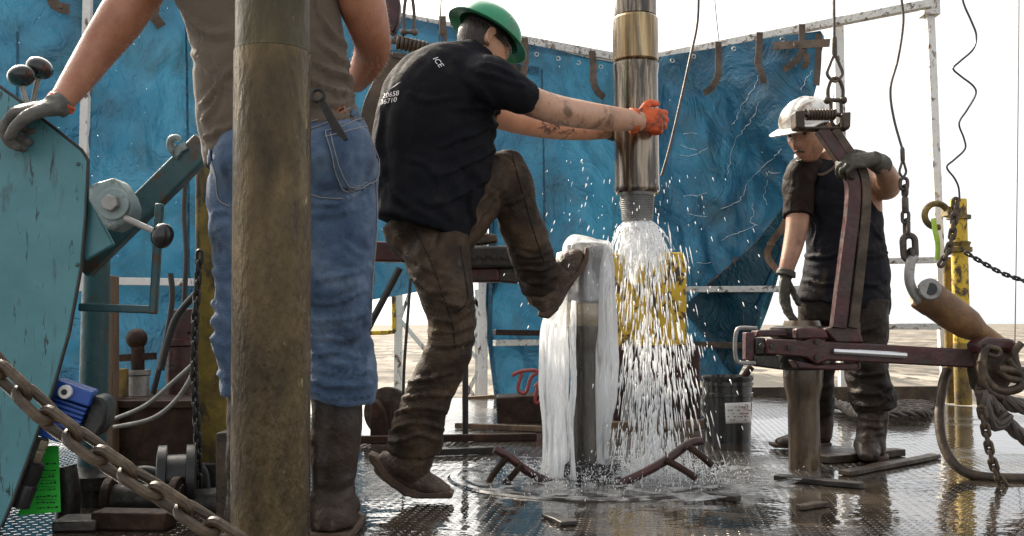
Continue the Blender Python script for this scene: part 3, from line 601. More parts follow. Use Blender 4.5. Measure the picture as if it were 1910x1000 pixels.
def frame(f, roll=0):
    f = Vector(f).normalized(); u = Vector((0, 0, 1)) - f * f.z; u.normalize(); u = Matrix.Rotation(roll, 3, f) @ u; r = f.cross(u)
    return Matrix((r, f, u)).transposed()           # local x right, y forward, z up
def sm(a, b, x): t = max(0, min(1, (x - a) / (b - a))); return t * t * (3 - 2 * t)
def head_pts(nu=72, nv=64, hair=False):
    """head in its own space: y forward, z up, 0.235 m tall"""
    V = []; g = lambda dx, s: math.exp(-(dx / s) ** 2)
    for j in range(nv + 1):
        ph = math.pi * (.5 - j / nv)
        for i in range(nu):
            th = 2 * math.pi * i / nu; nx, ny, nz = math.cos(ph) * math.sin(th), math.cos(ph) * math.cos(th), math.sin(ph)
            lo = sm(.1, -.95, nz)
            w = .077 * (1 - .30 * lo); dpt = .098
            x = math.copysign(abs(nx) ** .92, nx) * w; y = ny * dpt; z = nz * .117
            if ny > 0: y *= 1 - .10 * lo * (1 - ny); y += .012 * lo
            else: y *= 1 - .42 * lo
            y += .006
            if ny > .05:
                fr = sm(.05, .5, ny)
                y += fr * .023 * g(x, .011 + .006 * sm(.0, -.03, z)) * (sm(.035, -.028, z) * sm(-.048, -.032, z))      # nose
                y -= fr * .011 * (g(x - .031, .016) + g(x + .031, .016)) * g(z - .012, .013)                        # sockets
                y += fr * .006 * g(z - .033, .010) * g(x, .045)                                                     # brow
                y += fr * .007 * g(x, .019) * (g(z + .060, .006) + g(z + .074, .007))                              # lips
                y -= fr * .003 * g(x, .02) * g(z + .067, .003)
                y += fr * .009 * g(x, .02) * g(z + .100, .014)                                                      # chin
                y += fr * .005 * (g(x - .045, .018) + g(x + .045, .018)) * g(z + .012, .018)                        # cheeks
            V.append(Vector((x, y, z)))
    Fc = [(j * nu + i, j * nu + (i + 1) % nu, (j + 1) * nu + (i + 1) % nu, (j + 1) * nu + i) for j in range(nv) for i in range(nu)]
    return V, Fc
def add_head(mb, c, M):
    V, Fc = head_pts(); mb.add([c + M @ v for v in V], Fc)
    for s in (-1, 1):                                                                                               # ears
        e = MB(); e.ball((0, 0, 0), (.009, .019, .032)); R = Matrix.Rotation(s * .35, 3, 'Z')
        mb.add([c + M @ (Vector((s * .078, -.004, .0)) + R @ v) for v in e.v], e.f)
        q = [(s * .086, .008, -.02), (s * .092, -.006, -.026), (s * .095, -.022, -.002), (s * .094, -.02, .022), (s * .09, -.002, .031), (s * .086, .01, .018)]
        mb.tube([c + M @ p for p in vs(q, 4)], .0045, 6)
def face_parts(c, M, par):
    for s in (-1, 1):
        mb = MB(); mb.ball(c + M @ Vector((s * .031, .080, .010)), (.0135, .012, .0085), M); mkobj('eye', mb, m_eye, par)
        mb = MB(); mb.tube([c + M @ p for p in vs([(s * .014, .101, .027), (s * .03, .099, .033), (s * .047, .086, .029)], 4)], .0042, 6); mkobj('eyebrow', mb, m_hair, par)
def add_hair(c, M, par, front=.045, low=-.045, scale=1.05, mat_=None):
    V, Fc = head_pts(40, 36); ok = []
    for k, v in enumerate(V):
        lim = front if v.y > .045 else (front * .2 if v.y > .01 else low)
        ok.append(v.z > lim)
    N_ = [v * scale + v.normalized() * (.003 + .004 * noise.noise(v * 60)) for v in V]
    mb = MB(); mb.add([c + M @ v for v in N_], [f for f in Fc if all(ok[i] for i in f)])
    used = sorted({i for f in mb.f for i in f}); m = {i: k for k, i in enumerate(used)}; mb.v = [mb.v[i] for i in used]; mb.f = [tuple(m[i] for i in f) for f in mb.f]
    return mkobj('hair', mb, mat_ or m_hair, par, sharp=180)
def hat(c, M, par, mt, full=True, name='hard_hat'):
    V = []; Fc = []; nu = 64; prof = []
    for j in range(15): a = math.pi / 2 * j / 14; prof.append((math.sin(a), math.cos(a), 0))
    rim = [.006, .012, .02, .03, .04, .043] if full else [.004, .008, .012, .014, .015, .015]
    for k, r in enumerate(rim): prof.append((1, 0, r))
    for a, h, r in prof:
        for i in range(nu):
            th = 2 * math.pi * i / nu; s, co = math.sin(th), math.cos(th)
            rx, ry = .112, .137; x, y = s * rx * a, co * ry * a; z = h ** .85 * .112 if h > 0 else 0
            if h > 0:
                for xr, am in ((0, .006), (.036, .004), (-.036, .004)): z += am * math.exp(-((x - xr) / .008) ** 2) * sm(.2, .6, h) 
            if r:
                e = r
                if not full: e = r + .058 * sm(.45, 1, co) * (r / .015)
                x += s * e; y += co * e; z -= e * (.30 if full else .25)
            V.append(c + M @ Vector((x, y, z)))
    for j in range(len(prof) - 1):
        for i in range(nu): k = (i + 1) % nu; Fc.append((j * nu + i, j * nu + k, (j + 1) * nu + k, (j + 1) * nu + i))
    mb = MB(); mb.add(V, Fc); bm = None
    o = mkobj(name, mb, mt, par, sharp=60, solid=.004)
    # headband inside
    h = MB(); pts = [c + M @ Vector((math.sin(t) * .087, math.cos(t) * .107, -.012)) for t in [2 * math.pi * k / 28 for k in range(28)]]
    V = []; Fc = []
    for k in range(28):
        t = 2 * math.pi * k / 28
        for z in (.012, -.024): V.append(c + M @ Vector((math.sin(t) * .088, math.cos(t) * .108, z)))
    for k in range(28): a = 2 * k; b = 2 * ((k + 1) % 28); Fc.append((a, b, b + 1, a + 1))
    h.add(V, Fc); mkobj('headband', h, m_dkpl, o, solid=.003)
    return o
def hand(mb, w, d, n, side=1, curl=(.5, .7, .5), sc=1.0, fr=.0118, spread=.12, thumb=.4):
    d = Vector(d).normalized(); n = Vector(n); n = (n - d * n.dot(d)).normalized(); s = d.cross(n) * side; w = Vector(w)
    R = lambda v, a: v * math.cos(a) + n * math.sin(a)
    mb.tube([w - d * .02 * sc, w, w + d * .03 * sc, w + d * .065 * sc, w + d * .092 * sc, w + d * .1 * sc], [(.027 * sc, .022 * sc), (.029 * sc, .021 * sc), (.038 * sc, .02 * sc), (.043 * sc, .018 * sc), (.041 * sc, .015 * sc), (.03 * sc, .008 * sc)], 16, ref=n)
    for i, (L_, o_) in enumerate(((.044, .0), (.05, .004), (.046, .002), (.036, -.006))):
        fd = (d + s * spread * (1.5 - i) * .5).normalized(); p = w + d * (.086 + o_) * sc + s * (.031 - .0207 * i) * sc
        pts = [p - fd * .02 * sc, p]; a = 0; cv = [c * (1 + .07 * (i - 1.5)) for c in curl]
        for k, f in enumerate((1, .66, .52)):
            a += cv[k]; q = (fd * math.cos(a) + n * math.sin(a)); p = p + q * L_ * f * sc; pts.append(p)
        r = fr * sc * (1, 1.03, .98, .86)[i]
        mb.tube(vs(pts, 3), [r * (1 - .22 * k / (len(pts) * 3)) for k in range((len(pts) - 1) * 3 + 1)], 10); mb.ball(pts[-1], r * .8, u=10, v=6)
    tb = w + d * .022 * sc + s * .03 * sc; td = (s * .75 + d * .65 + n * .15).normalized(); p1 = tb + td * .042 * sc; t2 = (d * .85 + s * .3 * (1 - thumb) + n * thumb).normalized(); p2 = p1 + t2 * .034 * sc; p3 = p2 + (t2 + n * thumb * .5).normalized() * .026 * sc
    q = vs([tb - td * .015, tb, p1, p2, p3], 3); mb.tube(q, [fr * 1.25 * sc * (1 - .3 * k / len(q)) for k in range(len(q))], 10); mb.ball(p3, fr * .85 * sc, u=10, v=6)
    return mb
def cloth(name, mb, mt, par, voxel=.009, smooth=4, **k):
    f = fuse(mb, voxel, smooth); folds(f, **k); o = mkobj(name, f, mt, par, sharp=180); o['_'] = 0; del o['_']; return o, bvh(f)

# ---------------------------------------------------------------- the man in the green hard hat, kicking
g = root('person', G(770, 928), 'man in black t-shirt and green hard hat bracing one boot against the gushing pipe', 'person')
gc = P(899, 80, 3.38); gM = frame((.78, .36, -.49)) * .95
arm_n = [(925, 160, 3.25, 34), (985, 187, 3.25, 29), (1035, 204, 3.33, 28), (1075, 212, 3.42, 27), (1130, 220, 3.54, 24), (1180, 225, 3.62, 20.5), (1197, 226, 3.64, 19)]
arm_f = [(915, 205, 3.52, 32), (970, 226, 3.6, 25), (1030, 238, 3.72, 22), (1090, 244, 3.85, 18), (1135, 245, 3.93, 14)]
leg_s = [(802, 415, 3.36, 70, 62), (817, 480, 3.30, 62, 60), (832, 545, 3.25, 54, 56), (842, 600, 3.24, 46, 50), (836, 650, 3.24, 44, 48), (812, 710, 3.25, 44, 47), (788, 770, 3.26, 47, 48), (774, 818, 3.28, 52, 50), (771, 842, 3.29, 51, 48)]
leg_r = [(820, 420, 3.42, 78), (880, 368, 3.43, 62), (922, 332, 3.45, 50), (945, 318, 3.46, 42)]
shin_r = [(938, 312, 3.46, 37), (953, 340, 3.47, 41), (963, 390, 3.5, 41), (980, 440, 3.55, 42), (996, 485, 3.6, 41), (1006, 515, 3.63, 42), (1014, 540, 3.65, 40)]
tors = [(776, 425, 3.35, 98, 104), (788, 380, 3.35, 106, 100), (801, 310, 3.34, 115, 95), (811, 240, 3.33, 117, 95), (828, 185, 3.33, 112, 95), (856, 142, 3.34, 86, 88), (880, 112, 3.35, 48, 60), (888, 96, 3.36, 32, 36)]
mb = MB(); add_head(mb, gc, gM); mb.limb([(870, 125, 3.35, 34), (884, 98, 3.36, 31), (896, 74, 3.37, 29)]); mb.limb(arm_n); mb.limb(arm_f)
for rows in (tors[:6], leg_s, leg_r, shin_r): mb.limb([(r[0], r[1], r[2], r[3] * .72, (r[4] if len(r) > 4 else r[3]) * .72) for r in rows])
f = fuse(mb, .0055, 3); gb = mkobj('body', f, m_skin, g, sharp=180)
GB = bvh(f); m_tat = mat('tattoo_ink', [(.3, (.05, .045, .045)), (.7, (.1, .075, .065))], 30, (.5, .7), 0, 0); tm_ = MB(); rt4 = random.Random(21)
for k in range(26):
    x, y = rt4.uniform(1008, 1072), rt4.uniform(228, 250); q = [hit(GB, x + rt4.uniform(-9, 9), y + rt4.uniform(-6, 6), .0006) for _ in range(4)]
    if all(q) and max((a - q[0]).length for a in q) < .06: tm_.tube(vs(q, 4), rt4.uniform(.0008, .0018), 5)
if tm_.v: props(mkobj('tattoo', tm_, m_tat, g), kind='stuff')
add_hair(gc, gM, g, .05, -.062, 1.05); face_parts(gc, gM, g)
ht = hat(gc + gM @ Vector((0, .004, .046)), gM * .9, g, m_hatg, True)
mb = MB(); q = [gc + gM @ Vector((x * .9, .088 - abs(x) * 5.0 * abs(x), .012)) for x in (-.07, -.05, -.03, 0, .03, .05, .07)]
lens = MB(); lens.ribbon([gc + gM @ Vector((x, .112 - x * x * 7, .008)) for x in [-.07 + .014 * k for k in range(11)]], .034, .002, gM @ Vector((0, 1, 0))); ge = mkobj('safety_glasses', lens, m_lens, g)
tm = MB()
for s in (-1, 1): tm.beam(gc + gM @ Vector((s * .072, .075, .016)), gc + gM @ Vector((s * .082, -.004, .02)), .004, .009, gM @ Vector((0, 0, 1)))
mkobj('temple_arms', tm, m_dkpl, ge)
# t-shirt
mb = MB(); mb.limb(tors, 6, 28); mb.limb([(870, 150, 3.30, 56), (915, 155, 3.22, 52), (948, 166, 3.2, 44), (972, 178, 3.21, 36), (985, 185, 3.23, 34)]); mb.limb([(880, 165, 3.45, 52), (920, 185, 3.53, 42), (950, 206, 3.58, 31)])
X = lambda a, b, d: P(a, b, d)
sh, SHB = cloth('t_shirt', mb, m_tee, g, .009, 5, base=.006, bscale=7, stretch=(1, 1, .7), spots=[(X(930, 190, 3.2), .11, (.8, 0, .6), .007, .05), (X(800, 395, 3.25), .16, (.35, .2, 1), .008, .06), (X(900, 290, 3.3), .16, (.6, 0, 1), .007, .075), (X(740, 300, 3.25), .14, (.3, 0, 1), .004, .09), (X(875, 140, 3.25), .10, (.4, 0, .9), .004, .05)], seed=2.0, strokes=[([(935, 212), (890, 200), (840, 205)], 9, .012), ([(935, 232), (880, 250), (820, 275)], 10, .013), ([(928, 275), (870, 310), (800, 335)], 10, .012), ([(915, 330), (860, 365), (790, 385)], 10, .011), ([(700, 320), (750, 370), (830, 410)], 10, .010), ([(885, 135), (930, 142), (990, 160)], 7, .009), ([(890, 118), (930, 125), (968, 143)], 7, .008), ([(715, 200), (705, 260), (715, 330)], 9, .009), ([(900, 160), (920, 185), (935, 205)], 7, .009), ([(760, 170), (800, 185), (860, 180)], 9, .007), ([(885, 420), (880, 370), (895, 320)], 9, .011), ([(760, 290), (800, 310), (830, 360)], 9, .007)])
m_print = mat('white_print', [(.35, (.62, .62, .64)), (.7, (.8, .8, .82))], 40, (.6, .8), 0, 0)
letters('20658', SHB, (714, 184), (.95, -.18), (.12, -1), 13, 'lettering', m_print, sh)
letters('36710', SHB, (710, 196), (.95, -.18), (.12, -1), 13, 'lettering', m_print, sh)
letters('ICE', SHB, (807, 110), (.60, .80), (.90, -.35), 15, 'lettering', m_print, sh)
mb = MB(); mb.add([hit(SHB, *p, .003) for p in ((727, 168), (741, 157), (749, 153), (738, 162))], [(0, 1, 2, 3)]) if all(hit(SHB, *p, .003) for p in ((727, 168), (741, 157), (749, 153), (738, 162))) else None
if mb.v: mkobj('printed_emblem', mb, m_print, sh)
# trousers
mb = MB(); mb.limb([(776, 395, 3.36, 74, 70), (796, 435, 3.36, 74, 70), (808, 465, 3.35, 62, 64)]); mb.limb(leg_s, 6, 24); mb.limb(leg_r, 6, 24); mb.limb(shin_r, 6, 24); mb.ball(P(943, 314, 3.46), .068)
tr, TRB = cloth('trousers', mb, m_duck, g, .008, 4, base=.006, bscale=8, spots=[(X(845, 610, 3.2), .10, (.25, 0, 1), .010, .045), (X(770, 800, 3.24), .10, (.1, 0, 1), .011, .042), (X(800, 735, 3.24), .10, (.3, 0, 1), .006, .05), (X(930, 345, 3.4), .09, (1, 0, .5), .010, .045), (X(1005, 515, 3.6), .075, (.35, 0, 1), .010, .035), (X(800, 470, 3.22), .13, (.7, 0, -.6), .006, .05), (X(895, 385, 3.4), .08, (1, 0, .3), .008, .04)], seed=5.0, strokes=[([(880, 580), (850, 598), (805, 600)], 7, .012), ([(872, 608), (845, 622), (800, 618)], 7, .012), ([(866, 640), (835, 648), (798, 640)], 7, .010), ([(885, 560), (850, 575), (815, 560)], 7, .009), ([(720, 800), (770, 790), (830, 800)], 6, .012), ([(722, 822), (775, 812), (826, 820)], 6, .012), ([(735, 770), (785, 760), (838, 768)], 6, .011), ([(748, 742), (800, 735), (845, 742)], 7, .010), ([(765, 712), (815, 700), (855, 690)], 7, .009), ([(860, 425), (900, 370), (940, 335)], 7, .012), ([(880, 430), (905, 385), (950, 345)], 7, .010), ([(760, 470), (800, 500), (850, 520)], 8, .009), ([(775, 520), (810, 545), (860, 545)], 8, .008), ([(962, 470), (1000, 478), (1030, 462)], 6, .011), ([(970, 500), (1005, 505), (1036, 488)], 6, .012), ([(982, 530), (1012, 528), (1040, 508)], 6, .011), ([(930, 290), (950, 300), (968, 320)], 7, .009), ([(940, 380), (965, 370), (990, 345)], 8, .008)])
for ln in ([(770, 425), (800, 480), (830, 560), (845, 610), (848, 650)], [(858, 460), (868, 520), (872, 560), (850, 585)], [(955, 290), (975, 360), (995, 430), (1015, 490)]):
    mb = stitch(MB(), TRB, ln, .0021, .001)
    if mb.v: mkobj('seam', mb, m_oilp, tr)
# boots
mb = MB(); mb.limb([(773, 825, 3.29, 42), (768, 852, 3.29, 42), (756, 876, 3.29, 38), (752, 885, 3.29, 30)]); mb.limb([(704, 860, 3.30, 20, 22), (722, 868, 3.3, 27, 26), (752, 885, 3.3, 31, 28), (785, 900, 3.3, 26, 29), (815, 911, 3.3, 19, 27), (838, 917, 3.3, 11, 18)])
b, _ = cloth('boot', mb, m_boot, g, .006, 3, base=.003, bscale=16, spots=[(X(775, 880, 3.2), .05, (1, 0, -.7), .004, .028)], seed=1)
def sole(poly, d, t, par, mt=m_sole): mb = MB(); mb.prism([P(a, b_, d - t / 2) for a, b_ in poly], (0, t, 0)); return mkobj('sole', mb, mt, par, bevel=.006)
sole([(686, 846), (689, 862), (722, 903), (738, 914), (752, 925), (775, 931), (842, 931), (846, 922), (838, 918), (790, 918), (762, 908), (738, 893), (700, 852)], 3.3, .09, b)
mb = MB(); mb.limb([(1000, 505, 3.62, 36), (1008, 535, 3.64, 34), (1016, 556, 3.65, 30)]); mb.limb([(1004, 578, 3.65, 16, 20), (1016, 562, 3.65, 28, 24), (1036, 527, 3.66, 30, 26), (1060, 497, 3.66, 27, 27), (1078, 478, 3.66, 19, 22), (1086, 470, 3.66, 10, 14)])
b, _ = cloth('boot', mb, m_boot, g, .006, 3, base=.003, bscale=16, spots=[(X(1045, 500, 3.6), .05, (1, 0, .5), .004, .026)], seed=7)
sole([(1003, 590), (1024, 595), (1042, 578), (1049, 552), (1066, 530), (1088, 507), (1099, 484), (1099, 464), (1092, 460), (1090, 480), (1078, 502), (1052, 530), (1036, 556), (1026, 574), (1006, 580)], 3.66, .085, b)
# gloves
mb = MB(); mb.limb([(1176, 225, 3.62, 25, 22), (1188, 225, 3.63, 23, 20)], 3, 16); hand(mb, P(1186, 224, 3.625), (.97, .25, .02), (-.2, 1, 0), 1, (.75, .95, .6), 1.05, .0135, .1, .5)
cloth('glove', mb, m_orange, g, .0045, 2, base=.002, bscale=30, seed=3)
mb = MB(); hand(mb, P(1128, 245, 3.93), (.95, .1, .0), (.1, -1, 0), -1, (.8, .95, .6), 1.05, .013, .1, .5)
cloth('glove', mb, m_glv, g, .005, 2)

# ---------------------------------------------------------------- the man with his back to us
j = root('person', G(525, 995), 'man seen from behind in taupe t-shirt and blue jeans reaching for the levers', 'person')
jt = [(531, 276, 2.74, 155, 104), (517, 222, 2.74, 152, 102), (509, 145, 2.74, 148, 98), (497, 60, 2.74, 145, 96), (478, 0, 2.74, 147, 96), (455, -100, 2.74, 160, 98), (440, -190, 2.74, 130, 90), (436, -230, 2.74, 60, 60), (436, -255, 2.74, 40, 45)]
ja_l = [(330, -160, 2.74, 54), (285, -60, 2.74, 47), (240, 12, 2.73, 44), (218, 45, 2.72, 42), (182, 95, 2.71, 36), (142, 152, 2.65, 29), (114, 190, 2.60, 23), (104, 203, 2.59, 21)]
ja_r = [(595, -160, 2.74, 54), (655, -60, 2.74, 48), (676, 10, 2.76, 45), (692, 66, 2.8, 37), (694, 94, 2.86, 34), (680, 128, 2.95, 28), (660, 152, 3.05, 24)]
jl_l = [(470, 340, 2.73, 84, 90), (466, 430, 2.72, 75, 80), (470, 520, 2.72, 68, 72), (464, 620, 2.72, 68, 66), (470, 700, 2.72, 62, 62), (472, 738, 2.72, 60, 60)]
jl_r = [(624, 340, 2.73, 84, 92), (630, 430, 2.72, 73, 80), (634, 510, 2.72, 65, 72), (633, 600, 2.72, 60, 64), (636, 680, 2.72, 63, 62), (640, 725, 2.72, 66, 62), (638, 750, 2.72, 60, 58)]
jc = P(436, -330, 2.78); jM = frame((-.25, .95, -.15))
mb = MB(); add_head(mb, jc, jM); mb.limb([(436, -240, 2.75, 45), (436, -300, 2.77, 42)]); mb.limb(ja_l, 6, 24); mb.limb(ja_r, 6, 24)
for rows in (jt[:7], jl_l, jl_r): mb.limb([(r[0], r[1], r[2], r[3] * .75, r[4] * .75) for r in rows])
f = fuse(mb, .0075, 3)
NN = normals(f)
mkobj('body', f, m_skin2, j, sharp=180); add_hair(jc, jM, j)
hr = MB(); A = BVHTree.FromPolygons(f.v, f.f)
for k in range(9000):                                   # sunlit hairs on the forearms
    i = random.randrange(len(f.v)); p = f.v[i]
    u = p.x / p.y * F + 955; w_ = HOR - (p.z - CAMZ) / p.y * F
    if not ((u < 330 and -40 < w_ < 190) or (u > 640 and -20 < w_ < 150)): continue
    n = NN[i]
    if n.y < -.3: continue
    dn = (n + Vector((random.uniform(-.5, .5), random.uniform(-.5, .5), random.uniform(-1.1, -.2)))).normalized(); e = random.uniform(.006, .013)
    a = dn.orthogonal().normalized() * .0005; hr.add([p - a, p + a, p + dn * e], [(0, 1, 2)])
m_ahair = mat('fair_arm_hair', [(.3, (.4, .26, .15)), (.7, (.6, .42, .27))], 5, (.4, .5), 0, 0)
if hr.v: props(mkobj('arm_hair', hr, m_ahair, j), kind='stuff')
mb = MB(); mb.limb(jt, 6, 32); mb.limb([(430, -170, 2.74, 70), (330, -160, 2.74, 68), (295, -85, 2.74, 62)]); mb.limb([(480, -170, 2.74, 70), (595, -160, 2.74, 68), (640, -85, 2.74, 60)])
js, JSB = cloth('t_shirt', mb, m_taupe, j, .011, 5, base=.007, bscale=5, stretch=(1, 1, .5), spots=[(X(610, 150, 2.6), .15, (-.25, 0, 1), .009, .055), (X(640, 100, 2.6), .09, (.3, 0, 1), .007, .05), (X(400, 170, 2.6), .15, (1, 0, .3), .005, .09), (X(600, 50, 2.6), .15, (.6, 0, .8), .004, .08)], seed=9, strokes=[([(668, 178), (630, 172), (575, 150)], 9, .015), ([(668, 160), (640, 145), (580, 118)], 9, .014), ([(662, 135), (630, 110), (590, 70)], 9, .013), ([(660, 190), (620, 196), (572, 185)], 9, .013), ([(650, 90), (620, 60), (590, 20)], 9, .010), ([(372, 200), (400, 160), (440, 120)], 12, .013), ([(378, 260), (405, 240), (440, 235)], 10, .012), ([(360, 100), (395, 130), (440, 170)], 12, .012), ([(345, 30), (380, 60), (430, 60)], 12, .010), ([(374, 230), (395, 200), (420, 150)], 9, .010)])
mb = MB(); mb.limb([(532, 225, 2.74, 138, 92), (537, 260, 2.74, 146, 96), (546, 310, 2.74, 156, 102), (547, 345, 2.74, 156, 100), (548, 380, 2.73, 140, 90)], 6, 32); mb.limb(jl_l, 6, 28); mb.limb(jl_r, 6, 28); mb.ball(P(625, 305, 2.70), (.11, .15, .12)); mb.ball(P(470, 310, 2.70), (.11, .15, .12))
jj, JB = cloth('jeans', mb, m_denim, j, .009, 4, base=.006, bscale=6, stretch=(1, 1, 1.2), spots=[(X(630, 735, 2.65), .08, (.1, 0, 1), .013, .045), (X(640, 640, 2.65), .12, (.5, 0, 1), .010, .055), (X(690, 560, 2.7), .10, (-.5, 0, 1), .008, .05), (X(610, 375, 2.62), .10, (-.35, 0, 1), .010, .055), (X(405, 620, 2.7), .12, (.2, 0, 1), .014, .06), (X(640, 500, 2.65), .13, (.7, 0, 1), .006, .06), (X(600, 570, 2.65), .1, (-.6, 0, 1), .007, .05)], seed=4, strokes=[([(577, 378), (630, 378), (690, 350)], 9, .013), ([(577, 405), (620, 398), (670, 390)], 9, .009), ([(575, 560), (630, 562), (692, 540)], 8, .013), ([(577, 590), (640, 598), (692, 580)], 8, .013), ([(580, 625), (640, 630), (692, 615)], 8, .012), ([(578, 660), (630, 652), (690, 668)], 8, .014), ([(580, 690), (640, 695), (702, 690)], 7, .015), ([(585, 715), (640, 722), (704, 716)], 7, .015), ([(580, 735), (640, 742), (702, 738)], 6, .012), ([(590, 520), (640, 512), (697, 498)], 9, .010), ([(640, 440), (670, 470), (698, 480)], 9, .008), ([(395, 560), (415, 575), (435, 570)], 8, .008), ([(392, 620), (412, 640), (435, 640)], 8, .009), ([(395, 690), (415, 700), (435, 695)], 8, .008), ([(392, 400), (415, 390), (435, 400)], 8, .009), ([(396, 500), (415, 515), (435, 505)], 9, .006)])
# pocket, yoke, belt loops, patch
def poly_patch(tree, outl, off, n=26):
    xs = [p[0] for p in outl]; ys = [p[1] for p in outl]
    def inside(x, y):
        c = False
        for (x0, y0), (x1, y1) in zip(outl, outl[1:] + outl[:1]):
            if (y0 > y) != (y1 > y) and x < (x1 - x0) * (y - y0) / (y1 - y0) + x0: c = not c
        return c
    mb = MB(); idx = {}
    gx = lambda i: min(xs) + (max(xs) - min(xs)) * i / n
    gy = lambda k: min(ys) + (max(ys) - min(ys)) * k / n
    for i in range(n + 1):
        for k in range(n + 1):
            h = hit(tree, gx(i), gy(k), off)
            if h is not None: idx[i, k] = len(mb.v); mb.v.append(h)
    for i in range(n):
        for k in range(n):
            q = [(i, k), (i + 1, k), (i + 1, k + 1), (i, k + 1)]
            if inside(gx(i + .5), gy(k + .5)) and all(z in idx for z in q): mb.f.append(tuple(idx[z] for z in q))
    used = sorted({i for f in mb.f for i in f}); m = {i: k for k, i in enumerate(used)}; mb.v = [mb.v[i] for i in used]; mb.f = [tuple(m[i] for i in f) for f in mb.f]
    return mb
PK = [(606, 245), (690, 222), (703, 322), (686, 346), (668, 357), (634, 348)]
pk = mkobj('back_pocket', poly_patch(JB, PK, .005, 34), m_denim, jj, sharp=180, solid=.005)
m_thr = mat('pale_stitching', [(.3, (.16, .17, .2)), (.7, (.26, .25, .24))], 60, (.7, .9), 0, 0)
for ln in ([(608, 248), (640, 239), (689, 225), (702, 320), (686, 344), (668, 355), (635, 346), (608, 248)], [(616, 252), (642, 338), (667, 347), (681, 338)], [(607, 258), (640, 250), (690, 236)]):
    mb = stitch(MB(), JB, ln, .0016, .0085, 8)
    if mb.v: mkobj('stitching', mb, m_thr, pk)
for ln in ([(578, 242), (610, 231), (672, 206), (688, 210)], [(578, 228), (612, 218), (668, 196)], [(577, 360), (600, 368), (640, 372)], [(700, 330), (702, 420), (694, 520), (690, 620)], [(396, 300), (404, 330), (408, 370), (430, 385)]):
    mb = stitch(MB(), JB, ln, .0019, .0025)
    if mb.v: mkobj('seam_stitching', mb, m_thr, jj)
m_patch = mat('leather_patch', [(.4, (.22, .075, .03)), (.7, (.3, .11, .045))], 20, (.5, .7), 0, .1, 60)
mkobj('leather_patch', patch(JB, [(625, 206), (641, 199), (644, 211), (628, 218)], 4, 4, .006), m_patch, jj, solid=.003)
mkobj('label_lettering', patch(JB, [(630, 208), (639, 204), (640, 207), (631, 211)], 3, 3, .009), m_oilp, jj, solid=.001)
for x, y in ((392, 288), (655, 200)):
    pp = patch(JB, [(x - 4, y - 12), (x + 4, y - 14), (x + 5, y + 18), (x - 3, y + 20)], 2, 5, .007)
    if pp.f: mkobj('belt_loop', pp, m_denim, jj, solid=.004)
for sx, d in ((627, 2.76), (470, 2.74)):
    mb = MB(); mb.limb([(sx, 725, d, 46, 52), (sx + 1, 790, d, 47, 54), (sx - 2, 860, d, 44, 50), (sx - 5, 905, d, 40, 44), (sx - 6, 940, d, 43, 50), (sx - 6, 972, d, 44, 52), (sx - 6, 982, d, 42, 50)], 6, 24)
    p = P(sx - 6, 962, d); mb.tube([p + Vector((0, y, z)) for y, z in ((-.03, .01), (.06, .02), (.14, .005), (.2, -.012), (.235, -.025))], [(.055, .06), (.055, .06), (.055, .042), (.05, .03), (.03, .014)], 18, ref=(0, 0, 1))
    b, _ = cloth('boot', mb, m_bootj, j, .007, 3, base=.004, bscale=9, spots=[(X(sx, 900, d - .07), .07, (0, 0, 1), .006, .04)], seed=sx * .01)
    q = P(sx - 6, 995, d); mb = MB(); mb.prism([(q.x + x, q.y + y, .0) for x, y in ((-.058, -.07), (.058, -.07), (.064, .08), (.062, .2), (.03, .26), (-.03, .26), (-.062, .2), (-.064, .08))], (0, 0, .024)); mkobj('sole', mb, m_sole, b, bevel=.006)
mb = MB(); mb.limb([(116, 190, 2.60, 24), (104, 200, 2.585, 26)], 3, 16); hand(mb, P(103, 200, 2.58), (-.80, -.08, -.12), (-.1, .35, -.93), 1, (.9, 1.0, .7), 1.1, .0145, .12, .6)
jg, _ = cloth('glove', mb, m_glvg, j, .005, 2, base=.002, bscale=30)
mb = MB(); c = [P(a, b, 2.60) for a, b in ((119, 186), (110, 197))]; mb.tube(c, [.0375, .0385], 20, ref=(0, 1, 0)); mkobj('orange_cuff', mb, m_orange, jg, bevel=.003)
# open wrench in his back pocket
mb = MB(); a = hit(JB, 592, 176, .02) or P(592, 176, 2.6); bq = hit(JB, 626, 236, .012) or P(626, 236, 2.58)
a = P(593, 178, 2.585); bq = P(625, 234, 2.575)
dv = (bq - a).normalized(); mb.tube([a + (dv.cross(Vector((0, 1, 0))) * math.cos(t) + dv * math.sin(t)) * .0165 for t in [2 * math.pi * k / 18 for k in range(18)]], (.0062, .006), 8, closed=True); mb.beam(a + dv * .017, bq + dv * .05, .020, .008, (0, 1, 0), .026)
props(mkobj('wrench', mb, m_dark, bevel=.002), 'grey ring wrench sticking out of the back pocket of the blue jeans', 'wrench')

# ---------------------------------------------------------------- the man in the white hard hat
r = root('person', G(1580, 850), 'man in dirty white hard hat and dark sleeveless shirt holding the tong arm', 'person')
rc = P(1509, 249, 4.26); rM = frame((-.70, -.62, -.30)) * 1.05
ra = [(1505, 316, 4.34, 26), (1489, 335, 4.31, 24), (1488, 375, 4.28, 23), (1487, 415, 4.26, 21), (1480, 455, 4.24, 19), (1469, 495, 4.22, 15), (1465, 512, 4.22, 14)]
rb = [(1590, 318, 4.42, 34), (1628, 338, 4.36, 29), (1652, 350, 4.25, 24), (1658, 340, 4.1, 22), (1650, 318, 3.97, 18), (1634, 301, 3.85, 15)]
rt = [(1572, 574, 4.4, 86, 64), (1578, 530, 4.4, 82, 62), (1579, 480, 4.4, 77, 60), (1574, 430, 4.4, 73, 58), (1564, 375, 4.4, 77, 58), (1552, 332, 4.4, 70, 52), (1540, 308, 4.39, 46, 40), (1536, 296, 4.38, 28, 30)]
